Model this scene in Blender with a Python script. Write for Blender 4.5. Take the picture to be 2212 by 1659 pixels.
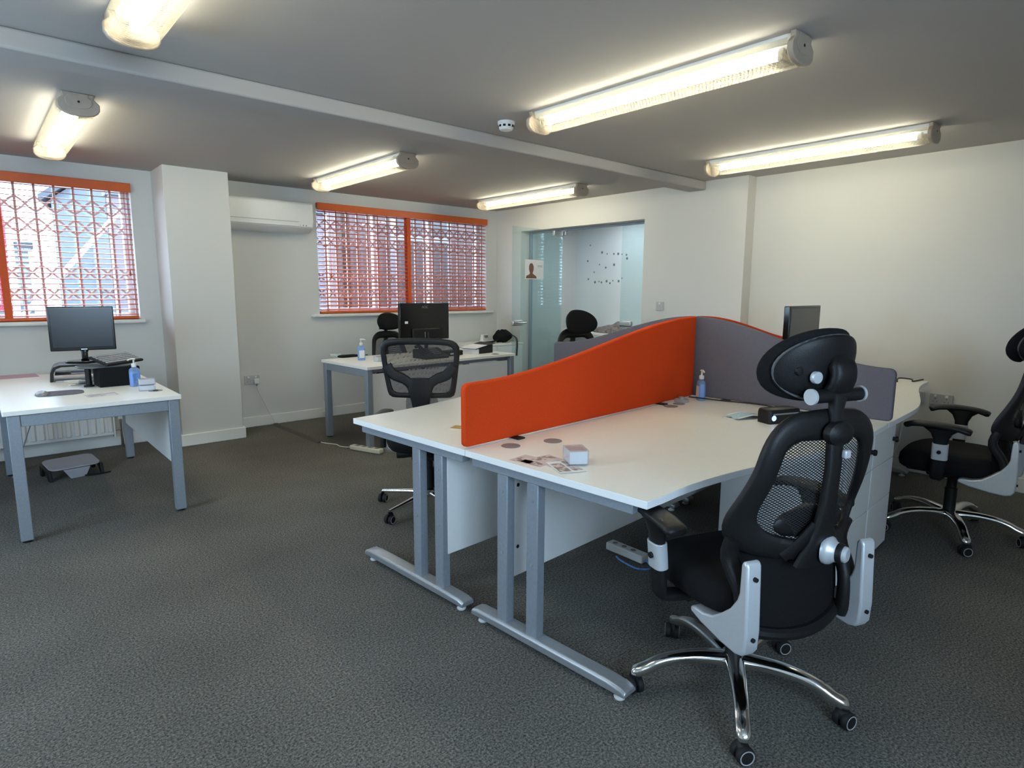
import bpy, bmesh, math, random
from mathutils import Vector, Matrix, Euler
random.seed(7)
for o in list(bpy.data.objects): bpy.data.objects.remove(o)
scene = bpy.context.scene
C = scene.collection
PI = math.pi

# ------------------------------------------------------------------ camera, sky, exposure
W_PX, F_PX, CAM_H = 2212.0, 1325.8, 1.37
yaw, pit, roll = -0.72159631, -0.15104006, 0.00524072
cy, sy, cp, sp = math.cos(yaw), math.sin(yaw), math.cos(pit), math.sin(pit)
fwd = Vector((-sy * cp, cy * cp, sp)); rgt = Vector((cy, sy, 0)); upv = rgt.cross(fwd)
r2 = math.cos(roll) * rgt + math.sin(roll) * upv
u2 = -math.sin(roll) * rgt + math.cos(roll) * upv
cam_data = bpy.data.cameras.new('camera'); cam = bpy.data.objects.new('camera', cam_data); C.objects.link(cam)
M4 = Matrix((r2, u2, -fwd)).transposed().to_4x4(); M4.translation = Vector((0, 0, CAM_H))
cam.matrix_world = M4
cam_data.sensor_width = 36; cam_data.lens = 36 * F_PX / W_PX; cam_data.clip_start = 0.05
scene.camera = cam
scene.view_settings.view_transform = 'Standard'; scene.view_settings.look = 'None'
scene.view_settings.gamma = 1; scene.view_settings.use_curve_mapping = False
scene.view_settings.exposure = 0.25
scene.cycles.max_bounces = 8; scene.cycles.glossy_bounces = 3; scene.cycles.transmission_bounces = 4
SKY, TUBE, NEXT = 15.0, 50.0, 6.5
world = bpy.data.worlds.new('overcast_sky'); scene.world = world; world.use_nodes = True
bg = world.node_tree.nodes['Background']; bg.inputs[0].default_value = (0.61, 0.795, 1.0, 1); bg.inputs[1].default_value = SKY

# room dimensions (metres, camera stands above the origin)
YA, XB, XB2, ZC = 6.268, 5.24, 5.38, 2.381
XL, YF = -1.75, -1.25
W1 = (-0.95, 1.135, 1.105, 2.255)      # window 1: x0 x1 z0 z1
W2 = (2.795, 5.06, 1.115, 2.26)        # window 2
DOOR = (3.93, 5.80, 2.095)             # glazed opening in the right wall: y0 y1 z1
XG = 5.40                               # glass line
WT = 0.22                               # outer wall thickness
W3 = (2.5, 3.9, 1.0, 2.15)              # left wall window: y0 y1 z0 z1
W4 = (-0.9, 1.0, 1.0, 2.15)             # window behind the camera: x0 x1 z0 z1
def portal(name, loc, rot, sx, sy_):
    d = bpy.data.lights.new(name, 'AREA'); d.shape = 'RECTANGLE'; d.size = sx; d.size_y = sy_
    d.cycles.is_portal = True
    o = bpy.data.objects.new(name, d); C.objects.link(o); o.location = loc; o.rotation_euler = rot
portal('window_daylight', ((W1[0] + W1[1]) / 2, YA + WT + .02, (W1[2] + W1[3]) / 2), (-PI / 2, 0, 0), W1[1] - W1[0], W1[3] - W1[2])
portal('window_daylight', ((W2[0] + W2[1]) / 2, YA + WT + .02, (W2[2] + W2[3]) / 2), (-PI / 2, 0, 0), W2[1] - W2[0], W2[3] - W2[2])
portal('window_daylight', (XL - WT - .02, (W3[0] + W3[1]) / 2, (W3[2] + W3[3]) / 2), (PI / 2, 0, -PI / 2), W3[1] - W3[0], W3[3] - W3[2])
portal('window_daylight', ((W4[0] + W4[1]) / 2, YF - WT - .02, (W4[2] + W4[3]) / 2), (PI / 2, 0, 0), W4[1] - W4[0], W4[3] - W4[2])

# ------------------------------------------------------------------ materials
MATS = {}
class NT:
    def __init__(s, name):
        s.m = bpy.data.materials.new(name); s.m.use_nodes = True; s.t = s.m.node_tree
        s.b = s.t.nodes['Principled BSDF']; s.out = s.t.nodes['Material Output']; MATS[name] = s.m
    def n(s, typ, **k):
        x = s.t.nodes.new(typ)
        for a, v in k.items():
            if a[0] == '_': setattr(x, a[1:], v)
            else: x.inputs[a.replace('__', ' ')].default_value = v
        return x
    def l(s, a, b): s.t.links.new(a, b)
    def math(s, op, a, b=None):
        x = s.n('ShaderNodeMath', _operation=op)
        for i, v in enumerate((a, b)):
            if v is None: continue
            if isinstance(v, (int, float)): x.inputs[i].default_value = v
            else: s.l(v, x.inputs[i])
        return x.outputs[0]
def rgba(c): return (c[0], c[1], c[2], 1)
def mat(name, col, rough=.5, metal=0, spec=.5, noise=None, bump=None, **kw):
    """noise=(scale, amount): colour mottling; bump=(scale, strength)"""
    t = NT(name); b = t.b
    b.inputs['Base Color'].default_value = rgba(col); b.inputs['Roughness'].default_value = rough
    b.inputs['Metallic'].default_value = metal; b.inputs['Specular IOR Level'].default_value = spec
    for k, v in kw.items(): b.inputs[k.replace('__', ' ')].default_value = v
    if noise or bump: tc = t.n('ShaderNodeTexCoord')
    if noise:
        nz = t.n('ShaderNodeTexNoise', Scale=noise[0], Detail=3.0); t.l(tc.outputs['Object'], nz.inputs['Vector'])
        rp = t.n('ShaderNodeMapRange'); rp.inputs[1].default_value = .3; rp.inputs[2].default_value = .7
        rp.inputs[3].default_value = 1 - noise[1]; rp.inputs[4].default_value = 1 + noise[1]
        t.l(nz.outputs[0], rp.inputs[0])
        vm = t.n('ShaderNodeVectorMath', _operation='SCALE'); vm.inputs[0].default_value = col
        t.l(rp.outputs[0], vm.inputs['Scale']); t.l(vm.outputs[0], b.inputs['Base Color'])
    if bump:
        nb = t.n('ShaderNodeTexNoise', Scale=bump[0], Detail=2.0); t.l(tc.outputs['Object'], nb.inputs['Vector'])
        bp = t.n('ShaderNodeBump', Strength=bump[1], Distance=.002); t.l(nb.outputs[0], bp.inputs['Height'])
        t.l(bp.outputs[0], b.inputs['Normal'])
    return t.m
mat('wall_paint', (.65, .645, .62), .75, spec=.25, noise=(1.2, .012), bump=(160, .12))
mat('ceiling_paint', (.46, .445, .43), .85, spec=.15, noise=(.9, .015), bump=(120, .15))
mat('gloss_trim', (.80, .79, .75), .35, noise=(3, .01))
mat('laminate', (.90, .885, .83), .33, spec=.45, noise=(60, .012))
mat('laminate_edge', (.88, .89, .90), .4, noise=(80, .01))
mat('white_panel', (.82, .825, .82), .45, noise=(40, .01))
mat('grey_metal', (.27, .305, .35), .42, metal=.25, noise=(90, .06))
mat('light_metal', (.42, .44, .47), .35, metal=.6, noise=(90, .05))
mat('orange_felt', (.65, .060, .011), .95, spec=.12, noise=(260, .12), bump=(420, .5))
mat('grey_felt', (.135, .127, .15), .95, spec=.12, noise=(260, .14), bump=(420, .5))
mat('black_plastic', (.008, .008, .009), .48, spec=.35, noise=(150, .1), bump=(300, .25))
mat('black_gloss', (.008, .008, .009), .18)
mat('black_fabric', (.009, .009, .010), .9, spec=.2, noise=(200, .2), bump=(500, .6))
mat('rubber', (.006, .006, .007), .7)
mat('chrome', (.80, .80, .79), .13, metal=1, noise=(20, .02))
mat('silver_paint', (.64, .67, .71), .36, metal=.35, noise=(200, .03))
mat('ring_grey', (.22, .22, .23), .4)
mat('key_grey', (.30, .31, .34), .4)
mat('rim_dark', (.085, .09, .095), .4)
mat('wheel_rim', (.42, .42, .43), .35)
mat('white_plastic', (.78, .78, .76), .4, noise=(30, .01))
mat('plate_plastic', (.47, .47, .47), .35, noise=(30, .01))
mat('cream_plastic', (.62, .58, .48), .5, noise=(30, .03))
mat('cap_plastic', (.44, .36, .28), .5, noise=(25, .04))
mat('orange_blind', (.62, .11, .018), .45, noise=(12, .05))
mat('orange_slat', (.66, .13, .055), .42, noise=(8, .05))
mat('orange_tape', (.62, .10, .03), .9, noise=(90, .08))
mat('upvc', (.80, .80, .82), .3, noise=(10, .01))
mat('grille_paint', (.70, .68, .69), .4, noise=(30, .03))
mat('screen_dark', (.018, .021, .026), .22)
mat('screen_grey', (.075, .077, .082), .25)
mat('purple_fabric', (.075, .055, .10), .85, noise=(150, .1))
mat('riser_grey', (.36, .35, .38), .55, noise=(60, .04))
mat('plate_slate', (.09, .105, .115), .45, noise=(60, .04))
mat('paper', (.80, .80, .80), .7, noise=(15, .01))
mat('mauve_paper', (.50, .36, .46), .7, noise=(15, .02))
mat('mask_blue', (.42, .57, .62), .9, noise=(120, .05))
mat('gel_blue', (.40, .58, .90), .25, noise=(20, .04))
mat('label_blue', (.13, .29, .68), .4, noise=(60, .3))
mat('led_blue', (.3, .45, .9), .3)
mat('mouse_mat', (.10, .095, .13), .8, noise=(60, .06))
mat('skirt_grey', (.20, .21, .23), .6)
mat('rad_white', (.78, .77, .75), .35, noise=(10, .01))
mat('trunk_grey', (.062, .058, .052), .75, noise=(40, .1))
mat('cable_white', (.72, .70, .62), .5)
mat('cable_black', (.01, .01, .01), .5)
mat('ext_lead', (.70, .67, .52), .5)
mat('dark_hole', (.006, .006, .006), .9)
mat('fur_grey', (.20, .17, .16), 1.0, noise=(30, .5), bump=(60, .8))
mat('steel', (.50, .50, .49), .3, metal=1, noise=(70, .04))
mat('grey_print', (.42, .40, .45), .6)
mat('pink_print', (.62, .50, .50), .6)
mat('brown_print', (.20, .11, .075), .6, noise=(120, .5))
mat('gold_print', (.45, .30, .06), .6, noise=(120, .3))
mat('skin_print', (.19, .085, .05), .6, noise=(60, .3))
mat('next_wall', (.76, .80, .82), .7, noise=(2, .01))
mat('brick_far', (.10, .07, .068), .9, noise=(3, .12))
mat('grey_roof', (.045, .05, .06), .9, noise=(3, .15))
mat('pale_render', (.085, .10, .115), .9, noise=(1.5, .06))
mat('brown_post', (.03, .017, .012), .8, noise=(6, .2))
mat('red_cloth', (.22, .010, .035), .8, noise=(6, .2))
mat('asphalt', (.10, .10, .105), .95, noise=(4, .15))
mat('far_frame', (.22, .21, .23), .7, noise=(4, .05))
mat('lav_shade', (.13, .11, .125), .9, noise=(2, .06))

def carpet():
    t = NT('carpet'); b = t.b; b.inputs['Roughness'].default_value = 1; b.inputs['Specular IOR Level'].default_value = .05
    tc = t.n('ShaderNodeTexCoord')
    n1 = t.n('ShaderNodeTexNoise', Scale=130.0, Detail=4.0, Roughness=.75); n2 = t.n('ShaderNodeTexNoise', Scale=1.6, Detail=2.0)
    n3 = t.n('ShaderNodeTexNoise', Scale=420.0, Detail=1.0)
    for n in (n1, n2, n3): t.l(tc.outputs['Object'], n.inputs['Vector'])
    r = t.n('ShaderNodeValToRGB'); e = r.color_ramp.elements
    e[0].position = .36; e[0].color = (.044, .0425, .0395, 1); e[1].position = .68; e[1].color = (.30, .288, .262, 1)
    m = e = r.color_ramp.elements.new(.5); m.color = (.135, .130, .118, 1)
    t.l(n1.outputs[0], r.inputs[0])
    mp = t.n('ShaderNodeMapRange'); mp.inputs[1].default_value = .35; mp.inputs[2].default_value = .65; mp.inputs[3].default_value = .9; mp.inputs[4].default_value = 1.1
    t.l(n2.outputs[0], mp.inputs[0])
    vm = t.n('ShaderNodeVectorMath', _operation='SCALE'); t.l(r.outputs[0], vm.inputs[0]); t.l(mp.outputs[0], vm.inputs['Scale'])
    t.l(vm.outputs[0], b.inputs['Base Color'])
    bp = t.n('ShaderNodeBump', Strength=.7, Distance=.004); t.l(n3.outputs[0], bp.inputs['Height']); t.l(bp.outputs[0], b.inputs['Normal'])
carpet()
def glass(name, tint, refl=.5, rough=.02, bodycol=None, body=0):
    t = NT(name); t.t.nodes.remove(t.b)
    tr = t.n('ShaderNodeBsdfTransparent'); tr.inputs[0].default_value = rgba(tint)
    gl = t.n('ShaderNodeBsdfGlossy', Roughness=rough)
    ge = t.n('ShaderNodeNewGeometry'); dt = t.n('ShaderNodeVectorMath', _operation='DOT_PRODUCT')
    t.l(ge.outputs['Normal'], dt.inputs[0]); t.l(ge.outputs['Incoming'], dt.inputs[1])
    sch = t.math('POWER', t.math('SUBTRACT', 1.0, t.math('ABSOLUTE', dt.outputs['Value'])), 5.0)
    fac = t.math('MULTIPLY', t.math('ADD', t.math('MULTIPLY', sch, .96), .04), refl)
    mx = t.n('ShaderNodeMixShader'); t.l(fac, mx.inputs[0]); t.l(tr.outputs[0], mx.inputs[1]); t.l(gl.outputs[0], mx.inputs[2])
    last = mx
    if body:
        df = t.n('ShaderNodeBsdfTranslucent'); df.inputs[0].default_value = rgba(bodycol)
        d2 = t.n('ShaderNodeBsdfDiffuse'); d2.inputs[0].default_value = rgba(bodycol)
        ad = t.n('ShaderNodeMixShader'); ad.inputs[0].default_value = .5; t.l(df.outputs[0], ad.inputs[1]); t.l(d2.outputs[0], ad.inputs[2])
        m2 = t.n('ShaderNodeMixShader'); m2.inputs[0].default_value = body; t.l(mx.outputs[0], m2.inputs[1]); t.l(ad.outputs[0], m2.inputs[2]); last = m2
    t.l(last.outputs[0], t.out.inputs['Surface'])
glass('window_glass', (.94, .97, .98), 1)
glass('door_glass', (.90, .965, .965), .9, .01, (.62, .76, .78), .03)
glass('clear_plastic', (.90, .92, .95), 1.2, .08, (.8, .82, .86), .25)
glass('bottle_plastic', (.72, .85, .98), 1.0, .08, (.50, .66, .95), .5)

def diffuser():
    t = NT('light_diffuser'); t.t.nodes.remove(t.b)
    tc = t.n('ShaderNodeTexCoord'); sx = t.n('ShaderNodeSeparateXYZ'); t.l(tc.outputs['Object'], sx.inputs[0])
    tr = t.n('ShaderNodeBsdfTransparent'); tr.inputs[0].default_value = (.97, .96, .90, 1)
    tl = t.n('ShaderNodeBsdfTranslucent'); tl.inputs[0].default_value = (.17, .162, .134, 1)
    gl = t.n('ShaderNodeBsdfGlossy', Roughness=.15)
    # prism ribs only on the lower face of the cover
    s1 = t.math('SINE', t.math('MULTIPLY', sx.outputs[1], 2 * PI / .018)); s2 = t.math('SINE', t.math('MULTIPLY', sx.outputs[0], 2 * PI / .030))
    pr = t.math('MULTIPLY', s1, s2)
    low = t.math('LESS_THAN', sx.outputs[2], -.064)
    cl = t.math('MULTIPLY', low, t.math('ADD', t.math('MULTIPLY', pr, .30), .04))
    f = t.math('ADD', cl, .34)
    mx = t.n('ShaderNodeMixShader'); t.l(f, mx.inputs[0]); t.l(tr.outputs[0], mx.inputs[1]); t.l(tl.outputs[0], mx.inputs[2])
    bp = t.n('ShaderNodeBump', Strength=.6, Distance=.004); t.l(t.math('MULTIPLY', pr, low), bp.inputs['Height']); t.l(bp.outputs[0], gl.inputs['Normal'])
    m2 = t.n('ShaderNodeMixShader'); m2.inputs[0].default_value = .08; t.l(mx.outputs[0], m2.inputs[1]); t.l(gl.outputs[0], m2.inputs[2])
    t.l(m2.outputs[0], t.out.inputs['Surface'])
diffuser()
def emit(name, col, s):
    t = NT(name); t.b.inputs['Base Color'].default_value = rgba(col)
    t.b.inputs['Emission Color'].default_value = rgba(col); t.b.inputs['Emission Strength'].default_value = s
emit('fluorescent_tube', (1.0, .955, .76), TUBE)
emit('next_room_lamp', (.86, .95, 1.0), NEXT)
emit('led_glow', (.35, .5, 1.0), 1.5)
def mesh_fabric(name, p, q, thr):
    t = NT(name); b = t.b; b.inputs['Base Color'].default_value = (.012, .012, .013, 1); b.inputs['Roughness'].default_value = .7
    tc = t.n('ShaderNodeTexCoord'); sx = t.n('ShaderNodeSeparateXYZ'); t.l(tc.outputs['Object'], sx.inputs[0])
    s1 = t.math('SINE', t.math('MULTIPLY', sx.outputs[0], 2 * PI / p)); s2 = t.math('SINE', t.math('MULTIPLY', sx.outputs[2], 2 * PI / q))
    hole = t.math('GREATER_THAN', t.math('MULTIPLY', s1, s2), thr)
    tr = t.n('ShaderNodeBsdfTransparent'); mx = t.n('ShaderNodeMixShader')
    t.l(hole, mx.inputs[0]); t.l(b.outputs[0], mx.inputs[1]); t.l(tr.outputs[0], mx.inputs[2]); t.l(mx.outputs[0], t.out.inputs['Surface'])
mesh_fabric('mesh_net', .0135, .0085, .13)
mesh_fabric('fine_net', .006, .006, .10)
def print_mat(name, base, ink, scale, thr):
    """printed paper: blotchy flat print"""
    t = NT(name); b = t.b; b.inputs['Roughness'].default_value = .55
    tc = t.n('ShaderNodeTexCoord'); n = t.n('ShaderNodeTexNoise', Scale=scale, Detail=3.0); t.l(tc.outputs['Object'], n.inputs['Vector'])
    r = t.n('ShaderNodeValToRGB'); r.color_ramp.elements[0].position = thr - .05; r.color_ramp.elements[0].color = rgba(ink)
    r.color_ramp.elements[1].position = thr + .05; r.color_ramp.elements[1].color = rgba(base); t.l(n.outputs[0], r.inputs[0]); t.l(r.outputs[0], b.inputs['Base Color'])
print_mat('leaflet_print', (.60, .56, .60), (.33, .30, .36), 25, .45)
print_mat('photo_print', (.64, .54, .53), (.27, .18, .15), 38, .48)

# ------------------------------------------------------------------ mesh helpers
class MB:
    def __init__(s): s.v = []; s.f = []
    def add(s, vs, fs):
        o = len(s.v); s.v += [tuple(v) for v in vs]; s.f += [[i + o for i in f] for f in fs]; return s
    def box(s, x0, x1, y0, y1, z0, z1, M=None):
        vs = [Vector((x, y, z)) for x in (x0, x1) for y in (y0, y1) for z in (z0, z1)]
        if M: vs = [M @ v for v in vs]
        return s.add(vs, [(0, 1, 3, 2), (4, 6, 7, 5), (0, 4, 5, 1), (2, 3, 7, 6), (0, 2, 6, 4), (1, 5, 7, 3)])
    def rings(s, rings, cap=True, closed=True):
        n = len(rings[0]); vs = [p for r in rings for p in r]; fs = []
        for i in range(len(rings) - 1):
            for j in range(n if closed else n - 1):
                k = (j + 1) % n; fs.append((i * n + j, i * n + k, (i + 1) * n + k, (i + 1) * n + j))
        if cap: fs.append(tuple(range(n))[::-1]); fs.append(tuple((len(rings) - 1) * n + j for j in range(n)))
        return s.add(vs, fs)
    def tube(s, path, rad, n=10, sec=None, up=None, cap=True):
        """sweep: rad = float or list of (ru, rv) half sizes; sec = exponent of the superellipse section"""
        P = [Vector(p) for p in path]; rs = []
        pu = None
        for i, p in enumerate(P):
            t = (P[min(i + 1, len(P) - 1)] - P[max(i - 1, 0)]).normalized()
            ref = Vector(up) if up else (pu if pu else (Vector((0, 0, 1)) if abs(t.z) < .9 else Vector((1, 0, 0))))
            a = (ref - t * ref.dot(t)).normalized(); b = t.cross(a); pu = a
            r = rad[i] if isinstance(rad, (list, tuple)) else rad
            ru, rv = r if isinstance(r, (list, tuple)) else (r, r)
            ring = []
            for k in range(n):
                th = 2 * PI * k / n + (PI / n); cc, ss = math.cos(th), math.sin(th)
                if sec: cc = math.copysign(abs(cc) ** (2 / sec), cc); ss = math.copysign(abs(ss) ** (2 / sec), ss)
                ring.append(p + a * (cc * ru) + b * (ss * rv))
            rs.append(ring)
        return s.rings(rs, cap)
    def cyl(s, p0, p1, r0, r1=None, n=16): return s.tube([p0, p1], [r0, r0 if r1 is None else r1], n)
    def lathe(s, prof, n=20, M=None, cap=True):
        rs = [[Vector((r * math.cos(2 * PI * k / n), r * math.sin(2 * PI * k / n), z)) for k in range(n)] for r, z in prof]
        if M: rs = [[M @ p for p in r] for r in rs]
        return s.rings(rs, cap)
    def prism(s, poly, lo, hi, axis='z'):
        def mk(a, b, c): return {'z': (a, b, c), 'x': (c, a, b), 'y': (a, c, b)}[axis]
        return s.rings([[mk(a, b, lo) for a, b in poly], [mk(a, b, hi) for a, b in poly]])
    def mesh(s, name, smooth=True, ang=35):
        me = bpy.data.meshes.new(name); me.from_pydata([tuple(v) for v in s.v], [], s.f)
        bm = bmesh.new(); bm.from_mesh(me); bmesh.ops.remove_doubles(bm, verts=bm.verts, dist=1e-6); bmesh.ops.recalc_face_normals(bm, faces=bm.faces)
        bm.to_mesh(me); bm.free()
        if smooth: me.shade_smooth(); me.set_sharp_from_angle(angle=math.radians(ang))
        return me
    def build(s, name, m, parent=None, bevel=None, seg=2, smooth=True, ang=35, label=None):
        me = s.mesh(name, smooth, ang); me.materials.append(MATS[m])
        return link(name, me, parent, bevel, seg, label)
def link(name, me, parent=None, bevel=None, seg=2, label=None):
    o = bpy.data.objects.new(name, me); C.objects.link(o)
    if parent: o.parent = parent
    if bevel:
        b = o.modifiers.new('bevel', 'BEVEL'); b.width = bevel; b.segments = seg; b.limit_method = 'ANGLE'; b.angle_limit = math.radians(40)
        if hasattr(b, 'harden_normals'): b.harden_normals = False
    if label: o['label'] = label
    return o
def tag(o, label, cat, group=None, kind=None):
    if label: o['label'] = label
    if cat: o['category'] = cat
    if group: o['group'] = group
    if kind: o['kind'] = kind
    return o
def thing(name, label, cat, loc=(0, 0, 0), rz=0, group=None):
    o = bpy.data.objects.new(name, None); o.empty_display_size = .1; C.objects.link(o)
    o.location = loc; o.rotation_euler = (0, 0, rz); return tag(o, label, cat, group)
def struct(o, label=None): o['kind'] = 'structure'; return tag(o, label, None)
def copy_tree(o, parent=None):
    c = o.copy(); C.objects.link(c)
    if parent: c.parent = parent
    for ch in list(o.children): copy_tree(ch, c)
    return c
def B(x0, x1, y0, y1, z0, z1, M=None): return MB().box(x0, x1, y0, y1, z0, z1, M)
def rrect(x0, x1, y0, y1, r, n=5):
    pts = []
    for cx, cy_, a0 in ((x1 - r, y1 - r, 0), (x0 + r, y1 - r, PI / 2), (x0 + r, y0 + r, PI), (x1 - r, y0 + r, 1.5 * PI)):
        for k in range(n + 1):
            a = a0 + PI / 2 * k / n; pts.append((cx + r * math.cos(a), cy_ + r * math.sin(a)))
    return pts
def circ(cx, cy_, rx, ry=None, n=24):
    ry = rx if ry is None else ry
    return [(cx + rx * math.cos(2 * PI * k / n), cy_ + ry * math.sin(2 * PI * k / n)) for k in range(n)]
def smooth_path(pts, k=6):
    P = [Vector(p) for p in pts]; out = []
    for i in range(len(P) - 1):
        p0, p1, p2, p3 = P[max(i - 1, 0)], P[i], P[i + 1], P[min(i + 2, len(P) - 1)]
        for j in range(k):
            t = j / k
            out.append(.5 * ((2 * p1) + (-p0 + p2) * t + (2 * p0 - 5 * p1 + 4 * p2 - p3) * t * t + (-p0 + 3 * p1 - 3 * p2 + p3) * t ** 3))
    out.append(P[-1]); return out
def text(s, size, m, parent, M, name='lettering', depth=.0005):
    cu = bpy.data.curves.new('t', 'FONT'); cu.body = s; cu.size = size; cu.align_x = 'CENTER'; cu.align_y = 'CENTER'; cu.extrude = depth
    t = bpy.data.objects.new('t', cu); C.objects.link(t); bpy.context.view_layer.update()
    me = bpy.data.meshes.new_from_object(t.evaluated_get(bpy.context.evaluated_depsgraph_get()))
    bpy.data.objects.remove(t); me.transform(M); me.materials.clear(); me.materials.append(MATS[m])
    return link(name, me, parent)

# ------------------------------------------------------------------ room shell
struct(B(XL - .3, 9.2, YF - .3, YA + .3, -.12, 0).build('floor', 'carpet', smooth=False), 'dark grey flecked carpet floor')
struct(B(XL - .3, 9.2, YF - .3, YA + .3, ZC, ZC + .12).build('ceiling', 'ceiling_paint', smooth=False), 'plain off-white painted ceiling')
m = MB()   # back wall with two window openings
xs = [XL - .3, W1[0], W1[1], W2[0], W2[1], 9.2]
m.box(xs[0], xs[1], YA, YA + WT, 0, ZC); m.box(xs[2], xs[3], YA, YA + WT, 0, ZC); m.box(xs[4], xs[5], YA, YA + WT, 0, ZC)
for w in (W1, W2): m.box(w[0], w[1], YA, YA + WT, 0, w[2]); m.box(w[0], w[1], YA, YA + WT, w[3], ZC)
struct(m.build('wall_back', 'wall_paint', smooth=False), 'white wall with two blind-covered windows')
m = MB()   # right wall: glazed opening, then a step back
XT = 5.48
m.box(XB, XT, DOOR[1], YA, 0, ZC); m.box(XB, XT, DOOR[0], DOOR[1], DOOR[2], ZC); m.box(XB, XT, 2.83, DOOR[0], 0, ZC)
m.box(XB2, XT, YF, 2.83, 0, ZC)
struct(m.build('wall_right', 'wall_paint', smooth=False), 'white wall with a glazed doorway and a shallow step')
m = MB()
m.box(XL - WT, XL, YF, W3[0], 0, ZC); m.box(XL - WT, XL, W3[1], YA, 0, ZC); m.box(XL - WT, XL, W3[0], W3[1], 0, W3[2]); m.box(XL - WT, XL, W3[0], W3[1], W3[3], ZC)
struct(m.build('wall_left', 'wall_paint', smooth=False))
m = MB()
m.box(XL - WT, W4[0], YF - WT, YF, 0, ZC); m.box(W4[1], XT, YF - WT, YF, 0, ZC); m.box(W4[0], W4[1], YF - WT, YF, 0, W4[2]); m.box(W4[0], W4[1], YF - WT, YF, W4[3], ZC)
struct(m.build('wall_front', 'wall_paint', smooth=False))
struct(B(1.30, 1.815, 5.845, YA, 0, ZC).build('wall_pier', 'wall_paint', bevel=.004), 'white boxed pier projecting between the two windows')
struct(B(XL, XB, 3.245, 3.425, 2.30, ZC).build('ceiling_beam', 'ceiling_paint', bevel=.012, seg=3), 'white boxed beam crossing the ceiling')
# skirting boards
def skirt(name, x0, x1, y0, y1, h=.105): return struct(B(x0, x1, y0, y1, 0, h).build(name, 'gloss_trim', bevel=.006))
T = .018
skirt('baseboard_back', XL, 1.30, YA - T, YA); skirt('baseboard_back', 1.815, XB, YA - T, YA)
skirt('baseboard_pier', 1.30 - T, 1.815 + T, 5.845 - T, 5.845); skirt('baseboard_pier', 1.30 - T, 1.30, 5.845, YA - T); skirt('baseboard_pier', 1.815, 1.815 + T, 5.845, YA - T)
skirt('baseboard_right', XB - T, XB, DOOR[1], YA - T); skirt('baseboard_right', XB - T, XB, 2.83, DOOR[0]); skirt('baseboard_right', XB2 - T, XB2, YF, 2.83)
skirt('baseboard_left', XL, XL + T, YF, YA - T)
# next room behind the glass
wnr = struct(B(6.75, 6.85, 2.0, YA, 0, ZC).build('wall_next_room', 'next_wall', smooth=False), 'pale blue-white wall of the room behind the glass')
struct(B(XT, 6.85, 1.9, 2.0, 0, ZC).build('wall_next_side', 'next_wall', smooth=False))
nl = thing('ceiling_panel_light', 'small white ceiling light in the room behind the glass', 'light', (6.15, 5.15, ZC))
B(-.32, .32, -.32, .32, -.05, 0).build('frame', 'white_plastic', nl, bevel=.006)
B(-.29, .29, -.29, .29, -.056, -.05).build('panel', 'next_room_lamp', nl)
nl2 = copy_tree(nl); nl2.location = (6.1, 3.2, ZC); nl2['label'] = 'ceiling light added to brighten the room behind the right glass panel'  # second panel is an added light that brightens the next room
dots = [(822, 419), (800, 549), (918, 478), (960, 490), (1015, 490), (1051, 489), (1082, 493), (1119, 497), (1124, 527), (897, 577), (948, 603), (1017, 579), (853, 641), (805, 698), (859, 723), (893, 717), (912, 725), (955, 715), (1006, 711), (982, 731), (1054, 714), (1081, 690)]
PXW = lambda px, py: (fwd * 1.0 + r2 * ((px - 1106) / F_PX) - u2 * ((py - 829.5) / F_PX))
def hit_x(px, py, X): d = PXW(px, py); t = X / d.x; return Vector((X, t * d.y, CAM_H + t * d.z))
for i, (a, b) in enumerate(dots):
    p = hit_x(1060 + a / 3.814, 420 + b / 3.814, 6.75)
    s_ = .011 + .004 * (i % 3)
    o = MB().lathe([(s_ * .6, .004), (s_, 0)], 8, Matrix.Translation((6.749, p.y, p.z)) @ Matrix.Rotation(-PI / 2, 4, 'Y')).build('tack_mark', 'skirt_grey', wnr)

# ------------------------------------------------------------------ windows, blinds and grilles
def window(name, x0, x1, z0, z1, mull, transom=None, label=None):
    y = YA + .13
    root = bpy.data.objects.new(name, None); C.objects.link(root); struct(root, label); root.location = ((x0 + x1) / 2, y, z0)
    cx = (x0 + x1) / 2; f = .055; H_ = z1 - z0; hw = (x1 - x0) / 2
    B(-hw, hw, 0, .07, 0, f).build('frame_rail', 'upvc', root, bevel=.006); B(-hw, hw, 0, .07, H_ - f, H_).build('frame_rail', 'upvc', root, bevel=.006)
    xs = [-hw] + [a - cx for a in mull] + [hw]
    for i, a in enumerate(xs):
        a0, a1 = (a, a + f) if i == 0 else ((a - f, a) if i == len(xs) - 1 else (a - f / 2, a + f / 2))
        B(a0, a1, .002, .068, f, H_ - f).build('frame_stile', 'upvc', root, bevel=.006)
    if transom:
        B(-hw + f, hw - f, .004, .064, transom - z0 - .03, transom - z0 + .03).build('transom', 'upvc', root, bevel=.006)
    for i in range(len(xs) - 1):
        zs = [(f, H_ - f)] if not transom else [(f, transom - z0 - .03), (transom - z0 + .03, H_ - f)]
        for z_0, z_1 in zs: B(xs[i] + f / 2, xs[i + 1] - f / 2, .032, .038, z_0, z_1).build('pane', 'window_glass', root, smooth=False)
    return root
w1 = window('window_1', *W1[:2], *W1[2:], [.15], None, 'left window with white frame behind an orange blind')
w2 = window('window_2', *W2[:2], *W2[2:], [3.55, 4.30], None, 'wide window with white frame behind an orange blind')
for w, r, x0, x1 in ((w1, W1, -1.0, 1.165), (w2, W2, 2.70, 5.15)):
    cx = (r[0] + r[1]) / 2
    B(x0 - cx, x1 - cx, -.13 - .055, -.0, -.035, 0).build('window_sill', 'gloss_trim', w, bevel=.012, seg=3)
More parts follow.
